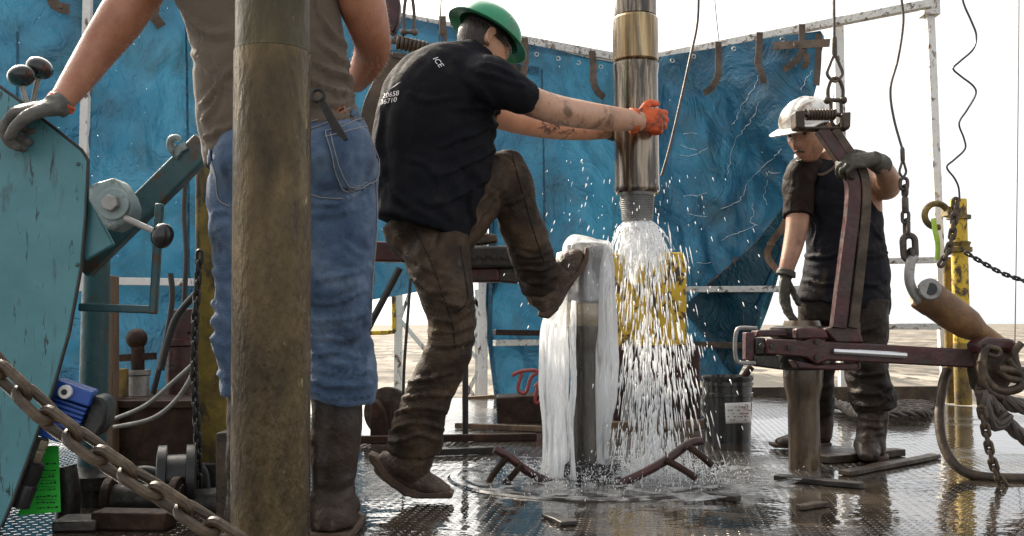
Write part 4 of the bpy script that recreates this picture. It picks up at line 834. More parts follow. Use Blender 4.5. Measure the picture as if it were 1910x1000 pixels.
rl_n = [(1612, 560, 4.36, 46, 46), (1613, 640, 4.34, 41, 42), (1618, 700, 4.32, 40, 40), (1628, 742, 4.31, 43, 42), (1633, 765, 4.31, 38, 38)]
rl_f = [(1532, 560, 4.48, 44, 44), (1526, 640, 4.54, 36, 38), (1526, 710, 4.6, 30, 32), (1530, 770, 4.66, 27, 28)]
mb = MB(); add_head(mb, rc, rM); mb.limb([(1548, 330, 4.4, 28), (1540, 300, 4.38, 26), (1530, 276, 4.35, 24)]); mb.limb(ra); mb.limb(rb); mb.limb([(1598, 345, 4.36, 30), (1616, 375, 4.35, 28), (1616, 405, 4.36, 26)])
for rows in (rt[:7], rl_n, rl_f): mb.limb([(q[0], q[1], q[2], q[3] * .74, q[4] * .74) for q in rows])
f = fuse(mb, .0055, 2); mkobj('body', f, m_skin3, r, sharp=180)
add_hair(rc, rM, r, .055, -.05, 1.04); face_parts(rc, rM, r); hat(rc + rM @ Vector((0, .002, .044)), rM * .92, r, m_hatw, False)
mb = MB(); mb.tube([rc + rM @ p for p in vs([(-.024, .098, -.062), (-.012, .108, -.056), (0, .111, -.053), (.012, .108, -.056), (.024, .098, -.062)], 4)], .0038, 6); mkobj('moustache', mb, m_hair, r)
mb = MB(); mb.tube([rc + rM @ p for p in vs([(-.012, .108, -.092), (0, .113, -.094), (.012, .108, -.092)], 4)], .006, 6); mkobj('chin_beard', mb, m_hair, r)
mb = MB(); mb.limb(rt, 6, 28); mb.limb([(1545, 322, 4.38, 34), (1510, 322, 4.34, 27)]); mb.limb([(1560, 325, 4.4, 38), (1600, 318, 4.42, 34)])
rs, RSB = cloth('sleeveless_shirt', mb, m_dknavy, r, .009, 4, base=.007, bscale=6, spots=[(X(1570, 500, 4.33), .16, (.2, 0, 1), .009, .06), (X(1550, 400, 4.33), .14, (.8, 0, .5), .005, .07), (X(1600, 560, 4.33), .13, (.3, 0, 1), .008, .05)], seed=6, strokes=[([(1495, 470), (1530, 478), (1570, 470)], 6, .014), ([(1600, 470), (1630, 480), (1655, 470)], 6, .014), ([(1500, 520), (1545, 530), (1590, 520)], 6, .014), ([(1595, 520), (1625, 530), (1655, 520)], 6, .012), ([(1500, 380), (1525, 420), (1520, 460)], 6, .012), ([(1620, 410), (1635, 440), (1650, 450)], 6, .012)])
mb = MB(); mb.limb([(1522, 306, 4.35, 16, 24), (1504, 312, 4.33, 27, 32), (1490, 335, 4.31, 30, 33), (1489, 370, 4.285, 29, 31), (1489, 404, 4.265, 27, 29)])
cloth('vest_sleeve', mb, m_vest, r, .006, 3, base=.005, bscale=12)
mb = MB(); stitch(mb, RSB, [(1518, 304), (1522, 318), (1530, 326), (1548, 318), (1562, 306)], .006, .004); 
if mb.v: mkobj('neck_band', mb, m_taupe, rs)
mb = MB(); mb.limb([(1572, 530, 4.4, 78, 58), (1572, 575, 4.4, 78, 58), (1572, 600, 4.4, 70, 52)]); mb.limb(rl_n, 6, 24); mb.limb(rl_f, 6, 24)
cloth('trousers', mb, m_oilp, r, .009, 4, base=.008, bscale=7, spots=[(X(1628, 745, 4.25), .09, (.2, 0, 1), .014, .045), (X(1610, 650, 4.25), .12, (.6, 0, 1), .007, .06), (X(1528, 720, 4.5), .1, (.2, 0, 1), .008, .05)], seed=8, strokes=[([(1582, 640), (1615, 650), (1652, 635)], 6, .013), ([(1582, 690), (1620, 700), (1656, 690)], 6, .014), ([(1588, 725), (1625, 735), (1664, 722)], 5, .016), ([(1592, 748), (1630, 755), (1668, 742)], 5, .016), ([(1575, 610), (1600, 620), (1640, 605)], 6, .011)])
mb = MB(); mb.limb([(1630, 740, 4.31, 30), (1627, 790, 4.31, 27), (1624, 815, 4.31, 26), (1624, 835, 4.31, 28), (1624, 846, 4.31, 26)]); p = P(1622, 838, 4.31); mb.tube([p + Vector((-.02 * k, -y, z)) for k, (y, z) in enumerate(((-.05, .01), (.02, .02), (.09, .005), (.14, -.005), (.165, -.012)))], [(.05, .05), (.055, .055), (.052, .042), (.045, .03), (.025, .015)], 18, ref=(0, 0, 1))
b, _ = cloth('boot', mb, m_bootj, r, .007, 3, base=.006, bscale=12, spots=[(X(1626, 785, 4.24), .07, (0, 0, 1), .008, .03)], seed=3)
q = G(1622, 852); mb = MB(); mb.prism([(q.x + x, q.y + y, .0) for x, y in ((.05, .09), (-.05, .09), (-.075, -.08), (-.07, -.15), (-.03, -.185), (.02, -.17), (.055, -.08))], (0, 0, .022)); mkobj('sole', mb, m_sole, b, bevel=.005)
mb = MB(); mb.limb([(1530, 750, 4.66, 25), (1530, 790, 4.69, 24), (1528, 812, 4.7, 24)]); mb.limb([(1546, 816, 4.7, 16, 20), (1522, 814, 4.7, 22, 22), (1490, 820, 4.69, 16, 21), (1460, 825, 4.68, 11, 18), (1447, 827, 4.68, 7, 12)])
b, _ = cloth('boot', mb, m_bootj, r, .007, 3, base=.003, bscale=14, seed=6); sole([(1441, 828), (1445, 836), (1552, 836), (1553, 826), (1500, 830)], 4.69, .09, b)
mb = MB(); hand(mb, P(1630, 298, 3.83), (-.95, -.05, -.06), (-.1, .72, -.68), -1, (.75, 1.0, .7), 1.0, .013, .15, .4); mb.limb([(1628, 298, 3.83, 17), (1645, 308, 3.93, 20)], 3)
cloth('glove', mb, m_glv, r, .005, 2, base=.002, bscale=30)
mb = MB(); mb.limb([(1468, 503, 4.22, 17), (1465, 515, 4.22, 19)], 3); hand(mb, P(1465, 515, 4.22), (-.1, -.1, -1), (.75, -.6, 0), -1, (.2, .3, .3), 1.05, .013, .2, .35)
cloth('glove', mb, m_glv, r, .005, 2, base=.002, bscale=30)
# ================================================================ pipes
def vline(x0, y0, x1, y1, d): return P(x0, y0, d), P(x1, y1, d)
# the near pipe
t = root('drill_pipe', P(504, 1082, 2.25), 'thick brown drill pipe standing closest to the camera in front of the jeans', 'pipe')
a, b = P(504, 1085, 2.25), P(508.5, 100, 2.25); top = P(509.5, -420, 2.25); ax = b - a
mb = MB(); mb.lathe([(.0872, 0), (.0872, ax.length * .5), (.0868, ax.length)], a, ax, 64); mkobj('pipe_body', mb, m_fore, t, sharp=30)
mb = MB(); mb.lathe([(.0866, 0.001), (.0835, .01), (.0832, .5), (.0832, (top - b).length)], b, top - b, 64); mkobj('tool_joint', mb, m_olive, t, sharp=30)
# hanging wet pipe
D2 = 3.78; s2 = S(D2)
t = root('hanging_drill_pipe', P(1189, 415, D2), 'wet golden brown drill collar hanging with its threaded end above the gushing water', 'pipe')
A = lambda y: P(1184.5 + (y / 415) * 4.5, y, D2)
def seg(y0, y1, prof, name, m, par=t): mb = MB(); L = (A(y0) - A(y1)).length; mb.lathe([(r * s2, z * L) for r, z in prof], A(y1), A(y0) - A(y1), 64); return mkobj(name, mb, m, par, sharp=30)
seg(-500, 34, [(37, 0), (40, .004), (40.5, .02), (40, 1)], 'upper_collar', m_pipe)
seg(34, 117, [(40, 0), (43, .03), (43.2, .5), (43, .95), (40.5, 1)], 'middle_collar', m_brass)
seg(118, 361, [(39.5, 0), (42.3, .02), (42.6, .05), (42.0, .055), (41.5, .5), (41.5, .9), (43.4, .965), (43.4, .985), (40, 1)], 'lower_collar', m_pipe)
prof = [(25, 0), (27.5, .02)]; n = 13
for k in range(n):
    z0 = .06 + .86 * k / n; r0 = 28.4 + 3.6 * k / n; prof += [(r0, z0), (r0 + 1.5, z0 + .86 / n * .42), (r0, z0 + .86 / n * .84)]
prof += [(32.5, .95), (33, 1)]
seg(361, 415, prof, 'threaded_pin', m_thread)
# pipe sticking out of the floor and overflowing
t = root('floor_drill_pipe', G(1095, 890), 'upright pipe in the rotary table with water pouring out of its mouth', 'pipe')
A3 = lambda y: P(1096, y, D2); s3 = s2
def seg3(y0, y1, prof, name, m): mb = MB(); L = (A3(y0) - A3(y1)).length; mb.lathe([(q * s3, z * L) for q, z in prof], A3(y1), A3(y0) - A3(y1), 48); return mkobj(name, mb, m, t, sharp=30)
m_grey = mat('wet_grey_steel', [(.3, (.03, .027, .024)), (.55, (.075, .066, .056)), (.75, (.16, .14, .115))], 9, (.15, .35), .5, .25, 50, (1.5, 1.5, .3), coat=.5)
m_band = mat('bare_tan_steel', [(.3, (.2, .165, .12)), (.7, (.34, .28, .2))], 9, (.25, .4), .4, .2, 60, coat=.4)
seg3(455, 565, [(38, 0), (39, .02), (39, .97), (36, 1)], 'tool_joint', m_grey); seg3(565, 608, [(38.6, 0), (39.4, .04), (39.4, .96), (38.6, 1)], 'bare_band', m_band)
seg3(608, 895, [(31, 0), (31, .8), (32, .86), (38.6, .99), (38.6, 1)], 'pipe_body', m_grey)
# pipe under the tong on the right
t = root('mousehole_pipe', G(1494, 870), 'muddy brown pipe stub clamped in the red tong on the right', 'pipe')
D4 = 4.06; s4 = S(D4)
mb = MB(); h = P(1492, 600, D4).z; z = lambda y: P(1490, y, D4).z
c = G(1494, 870); c.y = D4
mb.lathe([(28.5 * s4, 0), (28.5 * s4, z(748)), (31 * s4, z(735)), (35.5 * s4, z(718)), (36 * s4, z(690)), (36 * s4, z(610)), (32 * s4, z(598))], (c.x, D4, 0), (0, 0, 1), 48); mkobj('pipe_body', mb, mat('wet_muddy_pipe', [(.3, (.025, .014, .007)), (.5, (.075, .045, .02)), (.68, (.15, .1, .05))], 9, (.25, .45), .25, .35, 50, (1, 1, .4), coat=.6, dirt=((.02, .014, .009), 12, .52, .64, (1.5, 1.5, .4))), t, sharp=30)
# ================================================================ helpers for chains, ropes and plates
def path_at(pts, step):
    out = []; acc = 0; nxt = 0
    for a, b in zip(pts, pts[1:]):
        L = (b - a).length; t = (b - a) / max(L, 1e-9)
        while nxt <= acc + L: out.append((a + t * (nxt - acc), t)); nxt += step
        acc += L
    return out
def chain(name, label, pts, L, w, r, m, cat='chain', tilt=.5, start=0):
    pts = [Vector(p) for p in pts]; o = root(name, pts[0], label, cat); base = None
    for k, (p, t) in enumerate(path_at(pts, L - 2 * r)):
        nrm = Vector((0, 1, 0)); nrm = (nrm - t * nrm.dot(t)).normalized()
        nrm = Matrix.Rotation((math.pi / 2) * ((k + start) % 2) + tilt + random.uniform(-.18, .18), 3, t) @ nrm; a = nrm.cross(t)
        R = Matrix((t, a, nrm)).transposed()
        if base is None:
            mb = MB(); mb.link((0, 0, 0), (1, 0, 0), (0, 0, 1), L, w, r, 8, 8); base = mkobj('link', mb, m, loc=(0, 0, 0)); ob = base
        else: ob = base.copy(); COL.objects.link(ob)
        ob.parent = o; ob.matrix_local = Matrix.Translation(p - WORLD_LOC[o]) @ R.to_4x4()
    return o
def twisted(mb, pts, R, strands=5, twist=26.0, seg=7):
    """laid rope: strands wound round a path"""
    q = path_at(pts, R * .55)
    for s in range(strands):
        V = []; a = None
        for k, (p, t) in enumerate(q):
            if a is None: a = t.orthogonal().normalized()
            a = (a - t * a.dot(t)).normalized(); b = t.cross(a); th = 2 * math.pi * s / strands + k * R * .55 * twist
            V.append(p + (a * math.cos(th) + b * math.sin(th)) * R * .58)
        mb.tube(V, R * .46, seg)
    return mb
def plate(poly, d, t, name, m, par=None, bevel=.004): mb = MB(); mb.prism([P(a, b, d) for a, b in poly], (0, t, 0)); return mkobj(name, mb, m, par, bevel=bevel)
def cyl(p0, p1, r, name, m, par=None, seg=24, prof=None, bevel=0):
    p0, p1 = Vector(p0), Vector(p1); L = (p1 - p0).length; mb = MB(); mb.lathe([(q * r, z * L) for q, z in prof] if prof else [(r, 0), (r, L)], p0, p1 - p0, seg); return mkobj(name, mb, m, par, bevel=bevel)
def pipe_along(pts, r, name, m, par=None, n=6, seg=10): mb = MB(); mb.tube(vs(pts, n), r, seg); return mkobj(name, mb, m, par)

# ================================================================ driller's console, lower left
DC = 2.62
c = root('control_console', G(60, 995), 'large teal control console with scratched paint at the left edge', 'console')
out = [(-90, 80), (0, 163), (42, 193), (152, 281), (164, 300), (160, 400), (151, 500), (129, 620), (101, 720), (62, 830), (22, 938), (2, 985), (-30, 1060), (-90, 1100)]
mb = MB(); mb.prism([P(a, b, DC) for a, b in out], (-.19, .40, 0)); mkobj('cabinet', mb, m_teal, c, bevel=.006)
mb = MB(); mb.tube([P(a + 1, b - 1, DC + .004) for a, b in out[:12]], .0045, 6); mkobj('edge_trim', mb, m_dark, c)
for a, b in ((30, 188), (152, 292), (150, 480), (20, 900)): mb = MB(); mb.ball(P(a - 6, b + 14, DC - .001), (.006, .004, .006), u=8, v=6); mkobj('rivet', mb, m_tealr, c)
for (kx, ky), pts, lab in (((40, 142), [(52, 200), (44, 172), (41, 150)], None), ((74, 127), [(60, 196), (68, 160), (73, 138)], None)):
    l = root('control_lever', P(pts[0][0], pts[0][1], 2.74), 'black knobbed control lever on the teal console, ' + ('left and nearer of the pair' if kx == 40 else 'right and farther of the pair'), 'lever', 'control levers on the teal console')
    pipe_along([P(a, b, 2.74 + (.05 if kx > 50 else 0)) for a, b in pts], .0075, 'stem', m_steel, l, 4)
    mb = MB(); mb.ball(P(kx, ky, 2.74 + (.05 if kx > 50 else 0)), (.038, .036, .030), Matrix.Rotation(-.25 if kx == 40 else .5, 3, 'Y'), 24, 16); mkobj('knob', mb, m_knob, l)
cyl(P(78, 212, 2.80), P(60, 196, 2.80), .018, 'x', m_tealg, c).name = 'pivot_shaft'
# bracket with hex bolt, side lever
b_ = root('brake_valve', P(205, 430, 2.6), 'grey cast bracket with hexagonal bolt and black knobbed lever beside the console', 'valve')
plate([(163, 344), (208, 331), (218, 334), (236, 362), (244, 385), (242, 402), (228, 416), (206, 432), (190, 420), (163, 372)], 2.56, .09, 'bracket', m_tealg, b_, .012)
pc = P(213, 381, 2.56); cyl(pc + Vector((0, .002, 0)), pc + Vector((0, -.012, 0)), .042, 'washer', m_tealg, b_, 32, bevel=.003)
cyl(pc + Vector((0, -.012, 0)), pc + Vector((0, -.034, 0)), .0225, 'hex_bolt', m_steel, b_, 6, bevel=.003)
cyl(P(234, 407, 2.55), P(290, 433, 2.53), .0085, 'lever_arm', m_steel, b_, 14)
mb = MB(); mb.ball(P(303, 440, 2.53), (.028, .028, .033), Matrix.Rotation(.35, 3, 'Y'), 24, 16); mb.lathe([(.012, 0), (.016, .012)], P(288, 432, 2.53), P(303, 440, 2.53) - P(288, 432, 2.53), 16); mkobj('knob', mb, m_knob, b_)
o = plate([(164, 366), (211, 456), (158, 486), (150, 440)], 2.64, .02, 'gusset_plate', m_teal, None); props(o, 'triangular teal gusset plate under the grey cast bracket', 'plate')
l = root('lever_beam', P(170, 505, 2.9), 'long teal lever beam rising from the console to the hem of the taupe t-shirt', 'beam')
mb = MB(); mb.beam(P(150, 500, 2.93), P(385, 268, 2.93), .05, .078, P(245, 372, 2.9) - P(275, 402, 2.9)); mkobj('bar', mb, m_tealr, l, bevel=.008)
mb = MB(); mb.tube(vs([P(a, b, 2.9) for a, b in ((336, 290), (326, 283), (318, 272), (320, 260), (330, 257), (334, 262))], 5), [(.016 - .0003 * k, .012) for k in range(26)], 10, ref=(0, 1, 0)); mb.beam(P(328, 282, 2.9), P(348, 272, 2.9), .022, .022); mkobj('hook', mb, m_tealg, l)
# square tube guard
q = root('guard_tube', P(290, 590, 2.78), 'rusty teal square tube bent into a guard beside the console', 'guard')
mb = MB(); mb.beam(P(298, 380, 2.78), P(286, 586, 2.78), .022, .022); mb.beam(P(293, 578, 2.781), P(148, 573, 2.781), .0225, .0225); mkobj('tube', mb, m_tealr, q, bevel=.005)
# pillar stack
q = root('teal_pillar', G(172, 941), 'stained teal pipe column with a bolted flange behind the console', 'column')
ft = G(170, 941); D_ = ft.y
z = lambda y: P(170, y, D_).z
mb = MB(); mb.lathe([(.046, .10), (.044, z(560)), (.040, z(470))], (ft.x, D_, 0), (0, 0, 1), 32); mkobj('column', mb, m_tealr, q)
mb = MB(); mb.lathe([(.05, 0), (.05, z(912)), (.075, z(910)), (.078, z(886)), (.056, z(880)), (.046, z(868))], (ft.x, D_, 0), (0, 0, 1), 32); mkobj('flange', mb, m_dark, q)
o = bar('wood_post', G(200, 881), P(200, 515, G(200, 881).y), .07, m_wood, 'square brown timber post just right of the teal pipe column', 'post')
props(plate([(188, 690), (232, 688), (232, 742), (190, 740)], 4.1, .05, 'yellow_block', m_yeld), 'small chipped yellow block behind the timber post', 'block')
# motor with cable gland and tag
q = root('blue_motor', P(120, 830, 2.74), 'bright blue finned motor hanging under the console', 'motor')
ex = (-.03, .11, 0)
def tilt(mb_poly, d, e, name, m, par, bev=.005): mb = MB(); mb.prism([P(a, b, d) for a, b in mb_poly], e); return mkobj(name, mb, m, par, bevel=bev)
tilt([(104, 707), (174, 732), (166, 760), (92, 736)], 2.66, ex, 'terminal_box', m_blue, q)
for k in range(7):
    x0, y0, x1, y1 = 92 - k * 3.1, 738 + k * 8.2, 162 - k * 3.6, 762 + k * 8.0
    tilt([(x0, y0), (x1, y1), (x1 - 2, y1 + 5), (x0 - 2, y0 + 5)], 2.668 if k % 2 else 2.672, ex, 'cooling_fin', m_blue, q, .0015)
tilt([(94, 740), (160, 762), (132, 826), (70, 804)], 2.685, ex, 'motor_core', m_blue, q)
tilt([(76, 792), (137, 815), (128, 832), (66, 812)], 2.664, ex, 'end_plate', m_blue, q)
pc = P(123, 731, 2.658); cyl(pc + Vector((0, .01, 0)), pc + Vector((0, -.01, 0)), .0185, 'boss_ring', m_lab, q, 28, bevel=.003); cyl(pc + Vector((0, 0, 0)), pc + Vector((0, -.0115, 0)), .008, 'boss_hole', m_ink, q, 20)
tilt([(172, 737), (192, 742), (200, 760), (196, 790), (180, 815), (168, 820), (146, 806)], 2.70, (-.02, .12, 0), 'end_cap', m_rub, q, .012)
cyl(P(80, 818, 2.70), P(64, 862, 2.70), .019, 'cable_gland', m_brass2, q, 6, [(.9, 0), (1, .08), (1, .4), (.86, .42), (.86, .5), (1.02, .52), (1.02, .95), (.9, 1)], .001)
cyl(P(64, 860, 2.70), P(36, 944, 2.70), .029, 'cable_sleeve', m_rub, q, 24, [(.8, 0), (1, .04), (1, .45), (.9, .5), (1.0, .55), (.92, 1)])
q = root('green_tag', P(75, 960, 2.78), 'bright green paper inspection tag hanging below the blue motor', 'tag')
TG = [(88, 832), (109, 832), (113, 955), (32, 962), (62, 884)]
mb = MB(); mb.prism([P(a, b, 2.79) for a, b in TG], (0, .0015, 0)); mkobj('card', mb, m_green, q)
mb = MB(); rr = random.Random(3)
for k, y in enumerate((866, 878, 890, 902, 914, 926, 938, 948)):
    x = 68 + (y < 890) * 12
    while x < 104:
        w = rr.uniform(2, 6); mb.box(P(x + w / 2, y + rr.uniform(-1, 1) - (x - 70) * .04, 2.787), (w * S(2.787), .0006, rr.choice((1.4, 2.2, 3.0)) * S(2.787))); x += w + rr.uniform(1.5, 4)
for y in (884, 896, 908, 932): mb.box(P(86, y, 2.787), (38 * S(2.787), .0005, .7 * S(2.787)))
mkobj('writing', mb, m_ink, q)
chain('heavy_chain', 'heavy rusty chain slung across the foreground below the teal console', [P(a, b, 1.5) for a, b in spline([(-60, 620), (0, 690), (50, 738), (100, 785), (150, 822), (220, 872), (300, 922), (370, 968), (440, 1012), (500, 1050)], 8)], .066, .044, .0080, m_chain, tilt=.5)
# junk behind the console
q = root('skid_box', G(290, 878), 'rust brown steel skid box on the floor behind the timber post', 'box')
f0 = G(290, 878); D_ = f0.y; w0 = P(180, 700, D_).x; w1 = P(382, 700, D_).x; zt = P(200, 748, D_).z
mb = MB(); mb.box(((w0 + w1) / 2, D_ + .35, zt / 2), (w1 - w0, .7, zt)); mkobj('box_shell', mb, m_rust, q, bevel=.01)
mb = MB(); mb.box(((w0 + w1) / 2, D_ - .01, zt - .012), (w1 - w0 + .03, .03, .03)); mb.box(((w0 + w1) / 2, D_ - .01, .02), (w1 - w0 + .03, .03, .04)); mkobj('edge_angle', mb, m_rust, q, bevel=.004)
q = root('gate_valve', P(257, 746, 4.3), 'grey valve with a rusty round handwheel standing on the skid box', 'valve')
cyl(P(257, 748, 4.3), P(257, 690, 4.3), .05, 'valve_body', m_steel, q, 24, [(1.15, 0), (1.15, .12), (.95, .14), (.95, .8), (1.1, .85), (1.1, 1)]); cyl(P(257, 690, 4.3), P(257, 640, 4.3), .028, 'stem', m_rust, q, 16)
mb = MB(); mb.ball(P(255, 632, 4.3), (.045, .045, .045)); mb.beam(P(225, 668, 4.3), P(290, 664, 4.3), .03, .03); mkobj('handwheel', mb, m_rust, q)
q = root('maroon_pump', P(338, 748, 4.4), 'maroon pump body on the skid box beside the yellow column', 'pump')
cyl(P(337, 750, 4.4), P(337, 618, 4.4), .062, 'cylinder_body', m_red, q, 28, [(1.2, 0), (1.2, .08), (1, .1), (1, .78), (1.2, .8), (1.2, .88), (.9, .9), (.9, 1)]); plate([(311, 578), (373, 574), (373, 622), (311, 622)], 4.36, .14, 'valve_block', m_red, q, .008)
for i, (pts, r, m, lab) in enumerate((([(346, 330), (343, 400), (347, 470), (343, 580)], .011, m_rub, 'dark vertical hose in front of the lower left tarpaulin'),
        ([(318, 510), (321, 560), (308, 640), (285, 735)], .012, m_rub, 'dark hose curving down to the skid box beside the maroon pump'),
        ([(212, 782), (270, 757), (320, 715), (372, 668)], .0085, m_steel, 'grey cable slanting up from the skid box, upper of the two'),
        ([(212, 797), (285, 780), (335, 738), (373, 670)], .0085, m_steel, 'grey cable slanting up from the skid box, lower sagging one'),
        ([(368, 545), (330, 590), (312, 640), (300, 690)], .014, m_rub, 'thick dark hose looping down beside the yellow column'))):
    d = (4.2, 4.1, 3.8, 3.75, 3.9)[i]; props(pipe_along([P(a, b, d) for a, b in pts], r, 'cable' if m is m_steel else 'hose', m), lab, 'cable' if m is m_steel else 'hose')
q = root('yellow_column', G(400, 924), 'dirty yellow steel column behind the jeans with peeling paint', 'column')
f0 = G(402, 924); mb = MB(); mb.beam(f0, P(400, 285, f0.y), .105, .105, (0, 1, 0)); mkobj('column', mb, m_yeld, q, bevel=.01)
mb = MB(); mb.box(f0 + Vector((-.01, 0, .06)), (.16, .16, .12)); mkobj('base_block', mb, m_dark, q, bevel=.008)
chain('hanging_chain', 'dark chain hanging down the left side of the yellow column', [P(a, b, 3.25) for a, b in ((372, 480), (364, 600), (362, 700), (369, 820), (372, 925))], .045, .03, .006, m_dark, tilt=.3)
q = plate([(402, 808), (520, 800), (520, 1010), (402, 1010)], 2.95, .25, 'steel_box', m_rust2); props(q, 'grey green steel box edge just left of the foreground pipe', 'box')
q = root('black_reel', G(318, 955), 'black rubber reel lying on the dark floor behind the chain', 'reel'); f0 = G(318, 955)
mb = MB(); mb.lathe([(.07, -.06), (.1, -.055), (.1, -.03), (.07, -.028), (.07, .028), (.1, .03), (.1, .055), (.07, .06)], f0 + Vector((0, .05, .1)), (1, .3, 0), 32); mkobj('spool', mb, m_rub, q)
for k, (x, y, w, dp, h, m, lab) in enumerate(((250, 985, .22, .08, .05, m_rust, 'rusty short beam on the floor at bottom left'), (150, 985, .12, .12, .03, m_dark, 'dark iron plate at the foot of the teal pipe column'), (245, 930, .16, .1, .06, m_dark, 'black iron block between the reel and the teal pipe column'))):
    f0 = G(x, y); mb = MB(); mb.box((f0.x, f0.y, h / 2), (w, dp, h), Matrix.Rotation(.2 * k - .1, 3, 'Z')); props(mkobj('iron_block', mb, m, bevel=.006), lab, 'block')

for k, (pts, r, lab) in enumerate((([(205, 935), (300, 945), (425, 938)], .05, 'thick dark pipe lying across the floor behind the foreground chain'), ([(230, 905), (262, 880), (300, 890), (312, 930)], .02, 'short black hose loop between the reel and the pillar flange'), ([(330, 900), (352, 872), (378, 880), (385, 935)], .018, 'short black hose loop between the reel and the yellow column'), ([(120, 870), (128, 930), (120, 1000)], .035, 'black upright pipe in the dark below the blue motor'))):
    d = (3.15, 3.35, 3.3, 3.05)[k]; props(pipe_along([P(a, b, d) for a, b in pts], r, 'dark_pipe' if k in (0, 3) else 'hose', m_dark if k in (0, 3) else m_rub, n=8, seg=16), lab, 'pipe' if k in (0, 3) else 'hose')
q = root('iron_manifold', G(268, 990), 'black iron manifold with two flanges on the floor at lower left', 'manifold')
f0 = G(268, 962); 
cyl(f0 + Vector((-.1, 0, .05)), f0 + Vector((.12, 0, .05)), .045, 'body', m_dark, q, 24)
for x in (-.1, .1): cyl(f0 + Vector((x - .012, 0, .05)), f0 + Vector((x + .012, 0, .05)), .068, 'flange', m_rust, q, 24, bevel=.003)
# ================================================================ red tong on the right
DT = 3.86
m_chrome = mat('polished_rod', [(.3, (.5, .5, .5)), (.7, (.65, .65, .65))], 8, (.08, .16), 1.0, .03, 60)
t = root('pipe_tong', P(1494, 690, 4.0), 'maroon pipe tong with long lever clamped round the muddy pipe on the right', 'tong')
plate([(1429, 632), (1500, 635), (1522, 628), (1542, 637), (1650, 643), (1822, 652), (1822, 687), (1650, 678), (1545, 673), (1524, 680), (1505, 668), (1484, 665), (1429, 661)], DT, .085, 'lever', m_red, t, .007)
plate([(1412, 616), (1466, 615), (1470, 628), (1412, 629)], DT + .05, .1, 'upper_jaw', m_red, t, .006)
plate([(1408, 664), (1450, 661), (1456, 690), (1410, 684)], DT + .01, .12, 'lower_jaw', m_dark, t, .008)
pc = Vector((P(1491, 640, 4.06).x, 4.06, 0)); zz = lambda y: P(1490, y, 3.93).z
mb = MB(); mb.lathe([(.092, zz(692)), (.118, zz(688)), (.118, zz(664)), (.10, zz(660)), (.10, zz(634)), (.116, zz(630)), (.116, zz(612)), (.092, zz(608))], pc, (0, 0, 1), 40); mkobj('jaw_ring', mb, m_dark, t)
plate([(1484, 613), (1500, 611), (1540, 613), (1548, 632), (1486, 634)], DT - .002, .06, 'jaw_lug', m_red, t, .009)
plate([(1482, 672), (1524, 681), (1602, 677), (1603, 692), (1560, 691), (1490, 688)], DT + .004, .1, 'lower_plate', m_red, t, .006)
mb = MB(); mb.tube(vs([P(a, b, DT + .02) for a, b in ((1412, 613), (1384, 612), (1374, 618), (1371, 645), (1374, 672), (1384, 677), (1412, 677))], 4), .0085, 8); mkobj('guard_loop', mb, m_steel, t)
plate([(1391, 620), (1408, 620), (1408, 674), (1391, 672)], DT + .04, .06, 'end_plate', m_red, t, .004)
plate([(1410, 630), (1428, 630), (1428, 662), (1410, 662)], DT + .02, .09, 'hinge_block', m_dark, t, .006)
for a, b in ((1420, 645), (1440, 646), (1523, 637), (1523, 667), (1472, 648)): mb = MB(); mb.lathe([(.0115, 0), (.0115, .03)], P(a, b, DT) + Vector((0, -.014, 0)), (0, 1, 0), 6); mkobj('bolt_head', mb, m_dark, t)
cyl(P(1553, 655, DT - .012), P(1690, 663, DT - .012), .0125, 'piston_rod', m_chrome, t, 20, [(.7, 0), (1, .01), (1, 1)])
mb = MB(); mb.tube(vs([P(a, b, DT) for a, b in ((1580, 690), (1602, 688), (1602, 676))], 3), .004, 6); mkobj('lip', mb, m_red, t)
plate([(1537, 614), (1566, 606), (1602, 610), (1612, 640), (1560, 640)], DT + .01, .07, 'arm_bracket', m_red, t, .008)
plate([(1586, 600), (1606, 602), (1606, 640), (1596, 640)], DT + .03, .04, 'stop_lug', m_rust2, t, .005)
# hanging arm
ap = [(1563, 612), (1570, 550), (1581, 460), (1589, 395), (1590, 345), (1579, 312), (1558, 281), (1530, 240)]
bp = [(1586, 612), (1594, 550), (1604, 460), (1610, 395), (1610, 345), (1600, 312), (1577, 281), (1552, 243)]
a_ = [P(a, b, DT + .02) for a, b in spline(ap, 6)]; b2 = [P(a, b, DT + .03) for a, b in spline(bp, 6)]
mb = MB(); mb.ribbon(a_, [(26 - 4 * k / len(a_)) * S(DT) for k in range(len(a_))], .05, (0, 1, 0)); arm = mkobj('hanging_arm', mb, m_red, t, bevel=.003)
mb = MB(); mb.ribbon(b2, [(19 - 3 * k / len(b2)) * S(DT) for k in range(len(b2))], .075, (0, 1, 0)); mkobj('arm_flange', mb, m_rust2, t, bevel=.003)
plate([(1600, 430), (1612, 425), (1617, 450), (1610, 470), (1600, 465)], DT, .03, 'pin_boss', m_rust2, t, .004)
